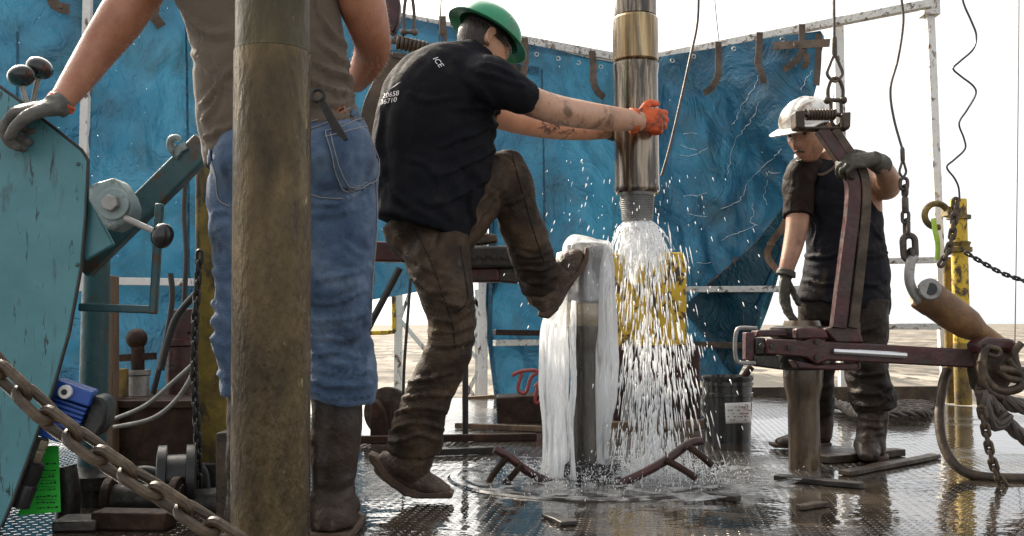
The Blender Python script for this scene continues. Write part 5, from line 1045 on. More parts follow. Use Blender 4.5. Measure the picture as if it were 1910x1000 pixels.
# spring hanger with shackle and cable
h = root('spring_hanger', P(1535, 242, DT), 'rusty coil spring hanger with shackle and cable above the white hard hat', 'hanger')
plate([(1483, 207), (1501, 205), (1502, 240), (1486, 238)], DT - .02, .08, 'end_plate', m_rust2, h, .006); plate([(1572, 210), (1588, 208), (1587, 238), (1572, 240)], DT - .02, .08, 'end_plate', m_rust2, h, .006)
mb = MB(); mb.beam(P(1485, 241, DT + .02), P(1580, 241, DT + .02), .06, .011, (0, 0, 1)); mkobj('saddle', mb, m_rust2, h, bevel=.004)
mb = MB(); pts = []
for k in range(10 * 14): th = 2 * math.pi * k / 14; x = 1503 + 54 * k / 140; p = P(x, 214, DT + .02); pts.append(p + Vector((0, math.sin(th) * .018, math.cos(th) * .018)))
mb.tube(pts, .0058, 7); mkobj('coil_spring', mb, m_rust2, h)
cyl(P(1490, 214, DT + .02), P(1582, 214, DT + .02), .009, 'spring_rod', m_rust2, h, 14)
def shackle(h, cx, yt, yb, hw, d, r, m):
    mb = MB(); mb.tube(vs([P(cx - hw, yb, d), P(cx - hw * 1.05, (yt + yb) / 2, d), P(cx - hw * .6, yt + 4, d), P(cx, yt, d), P(cx + hw * .6, yt + 4, d), P(cx + hw * 1.05, (yt + yb) / 2, d), P(cx + hw, yb, d)], 5), r, 10); mkobj('shackle_bow', mb, m, h)
    cyl(P(cx - hw * 1.6, yb, d), P(cx + hw * 1.6, yb, d), r * 1.15, 'shackle_pin', m, h, 12)
    for s in (-1, 1): mb = MB(); mb.ball(P(cx + s * hw * 1.15, yb, d), r * 2.1, None, 12, 8); mkobj('shackle_eye', mb, m, h)
shackle(h, 1558, 146, 187, 13, DT + .02, .0075, m_rust2)
mb = MB(); mb.tube(vs([P(1550, 187, DT + .02), P(1551, 225, DT + .02), P(1560, 236, DT + .02), P(1569, 225, DT + .02), P(1568, 187, DT + .02)], 4), .0075, 8); mkobj('spring_loop', mb, m_rust2, h)
def thimble(h, cx, yt, yb, hw, d, r, m): mb = MB(); mb.tube(vs([P(cx, yt, d), P(cx - hw * .65, yt + (yb - yt) * .35, d), P(cx - hw, yt + (yb - yt) * .72, d), P(cx, yb, d), P(cx + hw, yt + (yb - yt) * .72, d), P(cx + hw * .65, yt + (yb - yt) * .35, d)], 5, True), r, 8, closed=True); mkobj('thimble', mb, m, h)
thimble(h, 1557, 104, 152, 14, DT + .02, .0065, m_wire)
cyl(P(1557, 108, DT + .02), P(1556, 68, DT + .02), .0105, 'ferrule', m_wire, h, 14, [(.6, 0), (1, .2), (1, .9), (.7, 1)]); cyl(P(1556, 72, DT + .02), P(1554, -200, DT + .02), .006, 'wire_cable', m_wire, h, 8)
# jerk line with chain and rusty cylinder
h = root('jerk_line', P(1697, 500, 3.9), 'thin wire cable ending in a swivel and chain left of the tall right post', 'cable')
pipe_along([P(a, b, 3.9) for a, b in ((1676, -120), (1681, -10), (1685, 40), (1675, 110), (1661, 165), (1667, 220), (1683, 278))], .005, 'wire_cable', m_wire, h)
cyl(P(1683, 275, 3.9), P(1684, 302, 3.9), .009, 'ferrule', m_wire, h, 12, [(.7, 0), (1, .15), (1, .9), (.7, 1)])
thimble(h, 1684, 300, 330, 6, 3.9, .005, m_wire)
def one_link(cx, cy, dx, dy, L, w, r, tilt, m, par, d=3.9):
    t_ = (P(cx + dx, cy + dy, d) - P(cx, cy, d)).normalized(); n_ = Matrix.Rotation(tilt, 3, t_) @ Vector((0, 1, 0)); mb = MB(); mb.link(P(cx, cy, d), t_, n_, L * S(d), w * S(d), r * S(d)); return mkobj('link', mb, m, par)
for a in ((1686, 343, 0, 10, 22, 20, 3.6, .2), (1688, 356, 0, 10, 20, 18, 3.6, 1.3), (1689, 405, 0, 10, 22, 18, 3.4, .3), (1691, 424, 0, 10, 28, 20, 4, 1.4), (1696, 462, .5, 10, 46, 34, 6.5, .25), (1699, 478, 0, 10, 24, 22, 5, 1.4)): one_link(*a, m_wire, h)
cyl(P(1688, 366, 3.9), P(1689, 398, 3.9), .013, 'swivel', m_wire, h, 16, [(.6, 0), (1, .12), (1, .88), (.6, 1)])
k = root('rusty_cylinder', P(1780, 600, 3.9), 'rusty pipe shaped cylinder slanting from the chain down to the tong lever end', 'cylinder')
mb = MB(); mb.tube(vs([P(1706, 480, 3.9), P(1699, 488, 3.89), P(1696, 520, 3.88), P(1704, 545, 3.88), P(1720, 566, 3.88)], 4), [(.019, .019)] * 17, 12); mkobj('clevis', mb, m_steel, k)
A0, A1 = P(1718, 545, 3.90), P(1862, 645, 3.96)
m_rcy = mat('orange_rusted_cylinder', [(.3, (.08, .045, .025)), (.5, (.17, .09, .04)), (.7, (.28, .15, .05))], 8, (.45, .7), .2, .3, 60)
cyl(A0, A1, .068, 'barrel', m_rcy, k, 32, [(.9, 0), (1, .03), (1, .16), (.96, .18), (.98, .4), (.9, .6), (.62, .75), (.58, 1)])
pc = A0 + Vector((.01, -.066, .008)); cyl(pc + Vector((0, .02, 0)), pc + Vector((-.004, -.01, .002)), .042, 'socket_rim', m_steel, k, 28, bevel=.004); cyl(pc, pc + Vector((-.005, -.0125, .002)), .024, 'socket_hole', m_ink, k, 24)
# knotted hook and ropes at the lever end
k = root('rope_hook', P(1862, 760, 3.8), 'big rusty hook wrapped in wire rope at the end of the red tong lever', 'hook')
plate([(1818, 655), (1834, 640), (1862, 632), (1900, 640), (1906, 668), (1898, 700), (1880, 730), (1848, 742), (1828, 728), (1822, 694)], 3.84, .1, 'hook_body', m_chain, k, .02)
plate([(1822, 640), (1845, 629), (1890, 632), (1904, 645), (1904, 662), (1880, 655), (1850, 652), (1826, 662)], 3.80, .1, 'clevis_jaw', m_red, k, .012)
mb = MB(); mb.link(P(1852, 656, 3.78), (1, 0, -.25), (0, 1, 0), .055, .05, .010); mkobj('shackle_link', mb, m_chain, k)
for pts, r in (([(1830, 672), (1838, 705), (1862, 728), (1900, 724), (1906, 700), (1885, 690), (1862, 690)], .017), ([(1838, 650), (1830, 690), (1842, 728), (1870, 742)], .016), ([(1862, 690), (1880, 705), (1930, 712)], .015), ([(1880, 670), (1900, 690), (1930, 690)], .015), ([(1905, 640), (1892, 660), (1900, 690)], .014)): pipe_along([P(a, b, 3.77) for a, b in pts], r, 'hook_loop', m_chain, k, 6, 12)
for i, pts in enumerate(([(1826, 720), (1850, 735), (1880, 752), (1925, 762)], [(1836, 738), (1862, 768), (1890, 800), (1930, 830)], [(1830, 730), (1842, 775), (1862, 795), (1880, 770)])):
    mb = MB(); twisted(mb, vs([P(a, b, 3.80 - .03 * i) for a, b in pts], 8), .030 - .003 * i); props(mkobj('wire_rope', mb, m_wire), ('upper thick wire rope leaving the frame at right below the hook', 'lower thick wire rope sloping down to the right edge', 'short doubled wire rope bight under the hook')[i], 'rope', 'wire ropes under the hook')
chain('floor_chain', 'dark chain hanging from the hook to the wet floor at lower right', [P(a, b, 3.62) for a, b in spline([(1832, 770), (1838, 800), (1846, 840), (1856, 875), (1872, 905), (1895, 930), (1930, 952)], 6)], .046, .036, .0072, m_chain, tilt=.6)
props(pipe_along([P(1768, 690, 4.0), P(1760, 712, 3.98), P(1752, 765, 3.92), P(1758, 825, 3.86), P(1784, 870, 3.8), P(1825, 888, 3.76), P(1880, 892, 3.74), P(1960, 893, 3.74)], .019, 'black_hose', m_rust2, n=8, seg=12), 'stiff muddy hose bending down onto the wet floor at lower right', 'hose')
# bucket
k = root('bucket', G(1357, 821), 'black plastic bucket with a white paper label standing on the wet floor', 'bucket'); f0 = G(1357, 821); D_ = 5.0; r = 46 * S(D_)
bz = lambda y: P(1357, y, D_ - .12).z
f0 = Vector((P(1357, 800, D_).x, D_, 0))
prof = [(r * .9, 0), (r * .91, .01), (r * .985, bz(742)), (r * 1.03, bz(741)), (r * 1.03, bz(735)), (r * .99, bz(734)), (r, bz(722)), (r * 1.04, bz(721)), (r * 1.04, bz(714)), (r * 1.0, bz(713)), (r * 1.05, bz(708)), (r * 1.05, bz(703)), (r * .98, bz(703)), (r * .95, bz(712)), (r * .85, .05), (0.01, .04)]
bmb = MB(); bmb.lathe(prof, f0, (0, 0, 1), 56); mkobj('shell', bmb, m_bucket, k); BT = bvh(bmb)
lp = patch(BT, [(1352, 752), (1404, 750), (1405, 789), (1354, 790)], 12, 6, .002); lab = mkobj('label', lp, m_lab, k, solid=.001)
m_rink = mat('red_ink', [(.3, (.45, .03, .03)), (.7, (.5, .06, .05))], 5, (.5, .7), 0, 0)
mb = MB(); rr = random.Random(5)
for y in (760, 766, 772, 778, 784):
    x = 1357
    while x < 1400:
        w = rr.uniform(2, 5)
        q = [hit(BT, x, y, .0036), hit(BT, x + w, y, .0036), hit(BT, x + w, y - 1.6, .0036), hit(BT, x, y - 1.6, .0036)]
        if all(q) and rr.random() < .6: mb.add(q, [(0, 1, 2, 3)])
        x += w + rr.uniform(1, 3)
if mb.f: mkobj('writing', mb, m_ink, lab)
mb = MB(); stitch(mb, BT, [(1384, 758), (1390, 764), (1394, 757), (1389, 754)], .0012, .004); stitch(mb, BT, [(1382, 770), (1390, 775), (1396, 768)], .001, .004); mkobj('red_mark', mb, m_rink, lab)
mb = MB(); hp = [hit(BT, a, b, .008) for a, b in spline([(1322, 728), (1316, 745), (1312, 765), (1318, 780)], 4)]; mb.tube([x for x in hp if x], .003, 6); mkobj('handle', mb, m_steel, k)
props(pipe_along([P(1402, 684, D_), P(1390, 700, D_), P(1376, 722, D_)], .018, 'paint_stick', m_rust, n=3), 'short dark stick poking out of the black bucket', 'stick')
# yellow post group
fy = G(1797, 755); D_ = fy.y
k = root('yellow_post', fy, 'tall chipped yellow round post with flanges at far right', 'post')
zt = lambda y: P(1797, y, D_).z
mb = MB(); mb.lathe([(.058, 0), (.058, zt(372))], fy, (0, 0, 1), 32); mkobj('post_tube', mb, m_yel, k)
mb = MB(); mb.lathe([(.0595, .003), (.0598, zt(655)), (.0592, zt(640))], fy, (0, 0, 1), 32); mkobj('muddy_foot', mb, m_yeld, k)
mb = MB(); mb.lathe([(.058, zt(410)), (.085, zt(409)), (.085, zt(402)), (.058, zt(401))], fy, (0, 0, 1), 28); mkobj('upper_flange', mb, m_yeld, k)
mb = MB(); mb.lathe([(.058, zt(472)), (.088, zt(470)), (.088, zt(462)), (.07, zt(460)), (.08, zt(452)), (.058, zt(450))], fy, (0, 0, 1), 28); mkobj('middle_flange', mb, m_yeld, k)
f2 = G(1774, 752); mb = MB(); mb.lathe([(.036, 0), (.036, P(1774, 480, f2.y).z)], f2, (0, 0, 1), 24); props(mkobj('yellow_pipe', mb, m_yeld), 'thin dirty yellow pipe just left of the tall yellow post', 'pipe')
mb = MB(); mb.tube([P(1747, 402, 6.8) + Vector((math.cos(a) * .082, 0, math.sin(a) * .082)) for a in [2 * math.pi * i / 28 for i in range(23)]], .022, 10); mb.beam(P(1762, 395, 6.8), P(1790, 398, 6.8), .06, .12); props(mkobj('pad_eye', mb, m_yeld), 'yellow lifting ring fixed to the post', 'lifting ring')
props(pipe_along([P(1741, 408, 6.75), P(1744, 430, 6.74), P(1749, 455, 6.74), P(1748, 486, 6.75)], .017, 'lime_strap', m_lime), 'lime green strap hanging from the yellow lifting ring', 'strap')
chain('safety_chain', 'thin dark chain sagging from the yellow post to the right edge', [P(a, b, 6.7) for a, b in spline([(1806, 474), (1840, 494), (1875, 512), (1930, 530)], 6)], .05, .034, .007, m_dark, tilt=.5)
chain('short_chain', 'short rusty chain hanging beside the yellow post', [P(a, b, 6.68) for a, b in spline([(1782, 380), (1780, 410), (1776, 440), (1768, 470), (1758, 488)], 6)], .075, .055, .012, m_chain, tilt=.5)
props(pipe_along([P(a, b, 6.7) for a, b in ((1792, -30), (1797, 5), (1812, 40), (1821, 66), (1815, 92), (1790, 115), (1778, 128), (1792, 142), (1815, 160), (1820, 176), (1804, 205), (1789, 230), (1798, 258), (1800, 278), (1780, 298), (1766, 312), (1780, 332), (1788, 350), (1790, 376))], .0072, 'coiled_wire', m_rub, n=5, seg=6), 'wavy black wire dropping from above onto the yellow post', 'wire')
props(pipe_along([P(1901, -40, 7.2), P(1898, 300, 7.2), P(1893, 650, 7.2)], .004, 'thin_cable', m_wire, n=3, seg=5), 'thin straight grey line near the right edge of the view', 'cable')
mb = MB()
for i in range(6): y0 = 768 + i * 4; twisted(mb, vs([G(1540 + i * 9, y0 - 6) + Vector((0, 0, .05 + .02 * (i % 2))), G(1610, y0 + 4 - 2 * (i % 3)) + Vector((0, 0, .035)), G(1690 + i * 4, y0 - 2) + Vector((0, 0, .05)), G(1752 - i * 5, y0 - 4) + Vector((0, 0, .03))], 8), .026, 3, 30, 6)
props(mkobj('rope_pile', mb, m_wire), 'pile of thick dark rope on the floor behind the white hatted man', 'rope')
# ---------------------------------------------------------------- hanging thin cables
for pts, r, d, lab in (([(1303, -30), (1301, 40), (1288, 105), (1266, 205), (1248, 280), (1234, 328)], .0065, 4.6, 'thin black cable slanting down right of the hanging pipe'), ([(1331, -30), (1335, 20), (1341, 76)], .004, 7.9, 'hair thin grey line dropping to the corner of the right tarpaulin'), ([(824, -30), (821, 40), (818, 98)], .006, 7.3, 'thin dark cable beside the green hard hat')):
    props(pipe_along([P(a, b, d) for a, b in pts], r, 'hanging_cable', m_wire, n=6, seg=6), lab, 'cable')
# ---------------------------------------------------------------- second tong behind the green hatted man
D5 = 4.45
t = root('pipe_tong', P(830, 530, D5), 'second maroon tong hanging behind the man in the green hard hat', 'tong')
plate([(640, 446), (740, 452), (870, 462), (968, 470), (968, 502), (870, 498), (740, 488), (640, 486)], D5, .1, 'lever', m_red, t, .008)
plate([(866, 458), (962, 458), (966, 498), (866, 500)], D5 - .06, .1, 'jaw', m_dark, t, .014); plate([(872, 500), (930, 498), (932, 526), (874, 526)], D5 - .03, .1, 'lower_jaw', m_red, t, .01); plate([(926, 500), (962, 498), (1002, 520), (1000, 532), (930, 526)], D5 - .01, .08, 'jaw_tail', m_dark, t, .008)
plate([(882, 442), (902, 434), (926, 437), (928, 452), (884, 458)], D5 - .02, .08, 'top_lug', m_rust2, t, .01)
for x in (884, 902, 920, 940): mb = MB(); mb.lathe([(.012, 0), (.012, .04)], P(x, 478, D5 - .08), (0, 1, 0), 6); mkobj('bolt_head', mb, m_dark, t)
h = root('tong_hanger', P(745, 230, D5), 'maroon hanging arm with coil spring and shackle left of the green hard hat', 'hanger')
a_ = vs([P(a, b, D5) for a, b in ((694, 330), (690, 260), (697, 205), (716, 160), (742, 108))], 6); mb = MB(); mb.ribbon(a_, 40 * S(D5), .05, (0, 1, 0)); mkobj('hanging_arm', mb, m_rust2, h, bevel=.004)
mb = MB(); pts = []
for i in range(8 * 14): th = 2 * math.pi * i / 14; p = P(738 + 60 * i / 112, 78 + 14 * i / 112, D5); pts.append(p + Vector((0, math.sin(th) * .026, math.cos(th) * .026)))
mb.tube(pts, .009, 7); mkobj('coil_spring', mb, m_rust2, h); cyl(P(730, 76, D5), P(806, 94, D5), .012, 'spring_rod', m_rust2, h, 14)
plate([(731, 96), (800, 108), (800, 118), (731, 108)], D5 - .03, .08, 'saddle', m_rust2, h, .005)
plate([(792, 88), (804, 90), (801, 112), (790, 110)], D5 - .03, .08, 'end_plate', m_red, h, .005)
plate([(716, -40), (738, -40), (747, 10), (744, 40), (736, 60), (722, 60), (712, 30)], D5 + .03, .07, 'swing_plate', m_red, h, .01)
shackle(h, 763, -10, 60, 9, D5 - .02, .008, m_wire)
# post, cables, wheel in the gap
props(cyl(G(868, 812), P(868, 630, G(868, 812).y), .016, 'black_post', m_dark), 'thin black upright bar beside the standing trouser leg', 'post')
props(pipe_along([P(766, 520, 5.2), P(760, 600, 5.2), P(754, 680, 5.2), P(752, 745, 5.2)], .008, 'hanging_cable', m_rub), 'thin black cable hanging in the gap below the tarpaulin', 'cable')
props(cyl(P(746, 500, 5.2), P(680, 625, 5.2), .018, 'diagonal_bar', m_dark), 'dark diagonal bar in the gap beside the blue jeans', 'bar')
w = root('wheel_guard', G(728, 816), 'rusty flat disc and curved guard standing on the floor right of the jeans', 'guard'); fw = G(728, 816)
mb = MB(); mb.lathe([(.02, 0), (.13, .004), (.135, .02), (.02, .03)], P(722, 770, fw.y + .1), (.2, 1, 0), 40); mkobj('disc', mb, m_chain, w)
plate([(690, 748), (704, 748), (716, 765), (722, 790), (723, 818), (690, 818)], fw.y - .02, .15, 'curved_guard', m_rust, w, .01)
# stuff behind the water: yellow box on red skid
fq = G(1212, 792); D_ = fq.y
k = root('yellow_tank', P(1212, 645, D_), 'rusting yellow steel tank behind the falling water', 'tank')
plate([(1140, 472), (1272, 470), (1281, 482), (1281, 640), (1140, 642)], D_ + .05, .5, 'tank_shell', m_yel, k, .012)
plate([(1140, 636), (1283, 634), (1283, 644), (1140, 646)], D_ + .03, .06, 'bottom_rim', m_yel, k, .003)
mb = MB(); mb.tube(vs([P(1206, 488, D_ + .03), P(1216, 520, D_ + .03), P(1222, 570, D_ + .03), P(1230, 632, D_ + .03)], 5), .008, 6); mkobj('black_line', mb, m_rub, k)
k = root('red_skid', fq, 'dark red machine skid beneath the yellow tank', 'skid')
plate([(1144, 646), (1306, 646), (1308, 793), (1144, 793)], D_, .6, 'skid_body', mat('very_dark_maroon', [(.3, (.02, .01, .01)), (.6, (.055, .018, .016)), (.8, (.09, .03, .025))], 8, (.4, .7), .1, .3, 50), k, .01)
for x in (1165, 1205, 1250, 1290): plate([(x - 5, 652), (x + 5, 652), (x + 5, 792), (x - 5, 792)], D_ - .03, .03, 'rib', m_rust, k, .003)
plate([(1150, 700), (1304, 700), (1304, 710), (1150, 710)], D_ - .035, .04, 'cross_rib', m_red, k, .003)
props(cyl(G(1172, 797), P(1176, 705, G(1172, 797).y), .05, 'grey_cone', m_steel, prof=[(1, 0), (.9, .1), (.35, .9), (.3, 1)]), 'small blue grey cone standing in front of the red skid', 'cone')
# ================================================================ rotary table, slips, loose bits
pc = G(1095, 890)
m_table = mat('wet_table_steel', [(.3, (.02, .02, .02)), (.6, (.05, .045, .04))], 6, (.04, .2), .3, .12, 14, bdist=.02)
k = root('rotary_table', pc, 'round steel rotary table ring set flush in the wet floor round the gushing pipe', 'rotary table')
mb = MB(); mb.lathe([(.13, .004), (.13, .010), (.47, .010), (.475, .004), (.49, .004), (.492, .008), (.52, .008), (.53, .001)], pc, (0, 0, 1), 96); mkobj('ring', mb, m_table, k, sharp=25)
for i in range(3):
    mb = MB(); n = 14; V = []; Fc = []; a0 = 2.094 * i + .05; a1 = 2.094 * (i + 1) - .05
    for q in range(n + 1):
        a = a0 + (a1 - a0) * q / n
        for r_, z_ in ((.078, .012), (.135, .012), (.125, .06), (.078, .075)): V.append(pc + Vector((math.cos(a) * r_, math.sin(a) * r_, z_)))
    for q in range(n):
        for e in range(4): a, b = q * 4 + e, q * 4 + (e + 1) % 4; Fc.append((a, b, b + 4, a + 4))
    Fc += [(0, 1, 2, 3), (n * 4 + 3, n * 4 + 2, n * 4 + 1, n * 4)]; mb.add(V, Fc)
    s = root('slip_segment', pc + Vector((math.cos((a0 + a1) / 2) * .1, math.sin((a0 + a1) / 2) * .1, .012)), ('wedge slip segment at the back of the gushing pipe', 'slip segment with bent loop handle reaching left of the gushing pipe', 'slip segment with forked handle reaching right of the gushing pipe')[(1, 1, 2)[i] if i else 0], 'slip', 'slips round the gushing pipe')
    mkobj('wedge', mb, m_dark, s, bevel=.004)
    if i == 1:
        d = 3.62
        mb = MB(); mb.tube(vs([P(1040, 908, 3.7), P(985, 880, 3.66), P(948, 852, 3.63), P(922, 838, 3.62)], 5), .016, 10); mkobj('handle_bar', mb, m_red, s)
        mb = MB(); mb.tube(vs([P(a, b, d) for a, b in ((948, 852), (930, 872), (914, 895), (911, 912), (924, 918), (944, 900), (966, 876), (976, 868))], 5), .0115, 10); mkobj('handle_loop', mb, m_rust, s)
    if i == 2:
        mb = MB(); mb.tube(vs([P(1150, 906, 3.57), P(1205, 880, 3.58), P(1245, 857, 3.60), P(1285, 828, 3.63), P(1310, 823, 3.64)], 5), .016, 10); mkobj('handle_bar', mb, m_red, s)
        for pts in ([(1240, 858), (1268, 872), (1298, 892)], [(1283, 832), (1305, 848), (1328, 868)]): mb = MB(); mb.tube(vs([P(a, b, 3.58) for a, b in pts], 4), .0125, 10); mkobj('handle_prong', mb, m_rust, s)
# hanging red slip handles in the back
k = root('spare_slips', G(975, 790), 'spare slips with red loop handles leaning against the back wall by the chipped post', 'slips')
plate([(925, 742), (1012, 738), (1016, 790), (928, 792)], 5.9, .3, 'slip_body', m_rust, k, .01)
for pts in ([(955, 700), (975, 692), (1003, 692), (990, 705), (982, 730), (972, 733), (966, 722), (974, 696)], [(998, 722), (1012, 708), (1010, 740), (1002, 752), (998, 745), (1004, 715)]): mb = MB(); mb.tube(vs([P(a, b, 5.9) for a, b in pts], 5), .011, 8); mkobj('loop_handle', mb, mat('bright_red_handle', [(.3, (.22, .03, .03)), (.7, (.36, .07, .06))], 12, (.4, .6), 0, .1, 60), k)
rr = random.Random(4)
def scrap(x0, y0, x1, y1, w, h, m, name, label, cat, z=0):
    a, b = G(x0, y0), G(x1, y1); a.z = b.z = z + h / 2 + .002; mb = MB(); n = 8
    pts = [a + (b - a) * i / n + Vector((0, rr.uniform(-.1, .1) * w, 0)) for i in range(n + 1)]; mb.ribbon(pts, [w * rr.uniform(.8, 1.15) for _ in pts], h, (0, 0, 1)); o = mkobj(name, mb, m, bevel=.003); return props(o, label, cat)
scrap(1022, 965, 1064, 982, .05, .012, m_dark, 'wood_chip', 'small dark wood chip at the bottom centre of the floor', 'wood chip')
scrap(1490, 952, 1538, 945, .035, .015, m_rust2, 'wood_chip', 'tan wood chip on the wet floor below the muddy pipe', 'wood chip')
scrap(1318, 930, 1378, 937, .035, .02, m_dark, 'iron_strip', 'short black strip right of the rotary table', 'strip')
scrap(1450, 896, 1608, 912, .05, .02, m_dark, 'iron_bar', 'long flat dark bar on the floor between the bucket and the bottom edge', 'bar')
scrap(1535, 864, 1680, 850, .07, .03, m_rust2, 'plank', 'muddy plank under the boots of the white hatted man', 'plank')
scrap(1575, 888, 1745, 855, .06, .018, m_rust2, 'plank', 'thin broken plank in front of the white hatted man', 'plank')
scrap(1130, 805, 1330, 800, .05, .05, m_wood, 'batten', 'pale strip painted in for the sunlit floor in front of the red skid', 'batten')  # pale strip added to paint the sunlit band of floor
scrap(790, 852, 940, 846, .03, .03, m_dark, 'iron_rod', 'dark rod lying on the floor right of the standing boot', 'rod')
scrap(660, 828, 1000, 822, .04, .035, m_rust, 'floor_angle', 'long rusty angle iron across the floor behind the standing boot', 'angle iron')
scrap(850, 800, 1010, 806, .04, .03, m_wood, 'batten', 'thin pale batten on the floor left of the water curtain', 'batten')
scrap(870, 880, 905, 884, .04, .012, m_dark, 'iron_chip', 'small flat iron chip left of the loop handle', 'chip')
mb = MB(); c_ = G(1545, 846); mb.lathe([(.02, .004), (.16, .004), (.165, .012), (.15, .02), (.02, .022)], c_, (0, 0, 1), 48); props(mkobj('floor_cover', mb, m_dark), 'round dark cover plate on the floor under the far boot', 'cover plate')

# ================================================================ water
def water(name, white, lo, hi, alpha_lo, st, sc, rough=.08):
    m = bpy.data.materials.new(name); m.use_nodes = True; t = m.node_tree; N, L = t.nodes.new, t.links.new
    for q in list(t.nodes): t.nodes.remove(q)
    o = N('ShaderNodeOutputMaterial'); tc = N('ShaderNodeTexCoord'); mp = N('ShaderNodeMapping'); mp.inputs['Scale'].default_value = st; L(tc.outputs['Object'], mp.inputs[0])
    n = N('ShaderNodeTexNoise'); n.inputs['Scale'].default_value = sc; n.inputs['Detail'].default_value = 5; n.inputs['Distortion'].default_value = .5; L(mp.outputs[0], n.inputs['Vector'])
    d = N('ShaderNodeBsdfDiffuse'); tr = N('ShaderNodeBsdfTranslucent'); g_ = N('ShaderNodeBsdfGlossy'); tp = N('ShaderNodeBsdfTransparent')
    for q in (d, tr): q.inputs['Color'].default_value = (white, white * 1.01, white * 1.02, 1)
    g_.inputs['Roughness'].default_value = rough
    bu = N('ShaderNodeBump'); bu.inputs['Strength'].default_value = .6; bu.inputs['Distance'].default_value = .02; L(n.outputs['Fac'], bu.inputs['Height'])
    for q in (d, tr, g_): L(bu.outputs[0], q.inputs['Normal'])
    a = N('ShaderNodeMixShader'); a.inputs[0].default_value = .7; L(d.outputs[0], a.inputs[1]); L(tr.outputs[0], a.inputs[2])
    b = N('ShaderNodeMixShader'); b.inputs[0].default_value = .14; L(a.outputs[0], b.inputs[1]); L(g_.outputs[0], b.inputs[2])
    r = N('ShaderNodeMapRange'); r.inputs[1].default_value = lo; r.inputs[2].default_value = hi; r.inputs[3].default_value = alpha_lo; r.inputs[4].default_value = 1; L(n.outputs['Fac'], r.inputs[0])
    c = N('ShaderNodeMixShader'); L(r.outputs[0], c.inputs[0]); L(tp.outputs[0], c.inputs[1]); L(b.outputs[0], c.inputs[2]); L(c.outputs[0], o.inputs[0]); return m
m_wd = water('white_falling_water', .97, .3, .5, .8, (1, 1, 1), 30)
m_wc = water('water_curtain', .98, .36, .49, .3, (1, 1, .09), 40)
m_dome = water('clear_dome_water', .93, .42, .62, .3, (1, 1, .35), 15)
m_foam = water('foam_on_water', .8, .47, .68, .0, (1, 1, 1), 13)
m_wg = bpy.data.materials.new('clear_water'); m_wg.use_nodes = True; _b = m_wg.node_tree.nodes['Principled BSDF']; _b.inputs['Transmission Weight'].default_value = .75; _b.inputs['Roughness'].default_value = .06; _b.inputs['IOR'].default_value = 1.25; _b.inputs['Base Color'].default_value = (.86, .87, .87, 1)
wr_ = random.Random(8)
def drop(mb, p, v, L_, r):
    v = v.normalized(); a = v.orthogonal().normalized(); b = v.cross(a); th0 = wr_.uniform(0, 6); V = [p - v * L_ / 2]
    for f, q in ((-.22, .75), (.22, 1)):
        for i in range(5): th = th0 + 2 * math.pi * i / 5; V.append(p + v * f * L_ + (a * math.cos(th) + b * math.sin(th)) * r * q)
    V.append(p + v * L_ / 2); Fc = []
    for i in range(5): j = (i + 1) % 5; Fc += [(0, 1 + j, 1 + i), (1 + i, 1 + j, 6 + j, 6 + i), (6 + i, 6 + j, 11)]
    mb.add(V, Fc)
hwT = [(412, 25), (420, 34), (435, 47), (455, 57), (485, 66), (520, 70), (640, 75), (800, 84), (900, 90)]; ccT = [(415, 1191), (500, 1203), (640, 1210), (900, 1222)]
px_ = S(D2)
def spray_mat():
    """sheet of falling water that tears into strings further down (vertex attribute 'tear' 0..1)"""
    m = m_wc.copy(); m.name = 'tearing_water'; t = m.node_tree; N, L = t.nodes.new, t.links.new
    n = [q for q in t.nodes if q.type == 'TEX_NOISE'][0]; r = [q for q in t.nodes if q.type == 'MAP_RANGE'][0]; mp = [q for q in t.nodes if q.type == 'MAPPING'][0]
    mp.inputs['Scale'].default_value = (1, 1, .13); n.inputs['Scale'].default_value = 62; n.inputs['Detail'].default_value = 3; n.inputs['Distortion'].default_value = .25
    at = N('ShaderNodeAttribute'); at.attribute_name = 'tear'; s_ = N('ShaderNodeMath'); s_.operation = 'MULTIPLY_ADD'; L(at.outputs['Fac'], s_.inputs[0]); s_.inputs[1].default_value = -.36; L(n.outputs['Fac'], s_.inputs[2])
    L(s_.outputs[0], r.inputs[0]); r.inputs[1].default_value = .30; r.inputs[2].default_value = .40; r.inputs[3].default_value = 0; return m
m_sp = spray_mat()
fw = root('falling_water', Vector((P(1191, 415, D2).x, D2, P(1191, 415, D2).z)), 'white water gushing out of the hanging pipe and breaking into drops', 'water')
for sh_, (kk, y1, t0, t1) in enumerate(((.5, 560, -.6, 1.05), (.78, 580, .1, 1.2), (1.0, 540, .42, 1.2))):
    mb = MB(); tv = []; n = 36
    for j in range(n + 1):
        y = 414 + (y1 - 414) * j / n; hw = lerp_tab(hwT, y) * (kk if y > 430 else kk + (1 - kk) * .5) * px_; c = P(lerp_tab(ccT, y), y, D2)
        for i in range(56):
            a = 2 * math.pi * i / 56; q = 1 + .16 * noise.noise((math.cos(a) * 2.2, math.sin(a) * 2.2, j * .07 + sh_ * 9)) + .09 * noise.noise((math.cos(a) * 6, math.sin(a) * 6, j * .12 + sh_ * 9))
            mb.v.append(Vector((c.x + math.cos(a) * hw * q, D2 + math.sin(a) * hw * q, c.z))); tv.append(t0 + (t1 - t0) * (j / n) ** .7)
    for j in range(n):
        for i in range(56): mb.f.append((j * 56 + i, j * 56 + (i + 1) % 56, (j + 1) * 56 + (i + 1) % 56, (j + 1) * 56 + i))
    o = mkobj('water_sheet', mb, m_sp, fw, sharp=180); at = o.data.attributes.new('tear', 'FLOAT', 'POINT'); at.data.foreach_set('value', tv)
mb = MB()
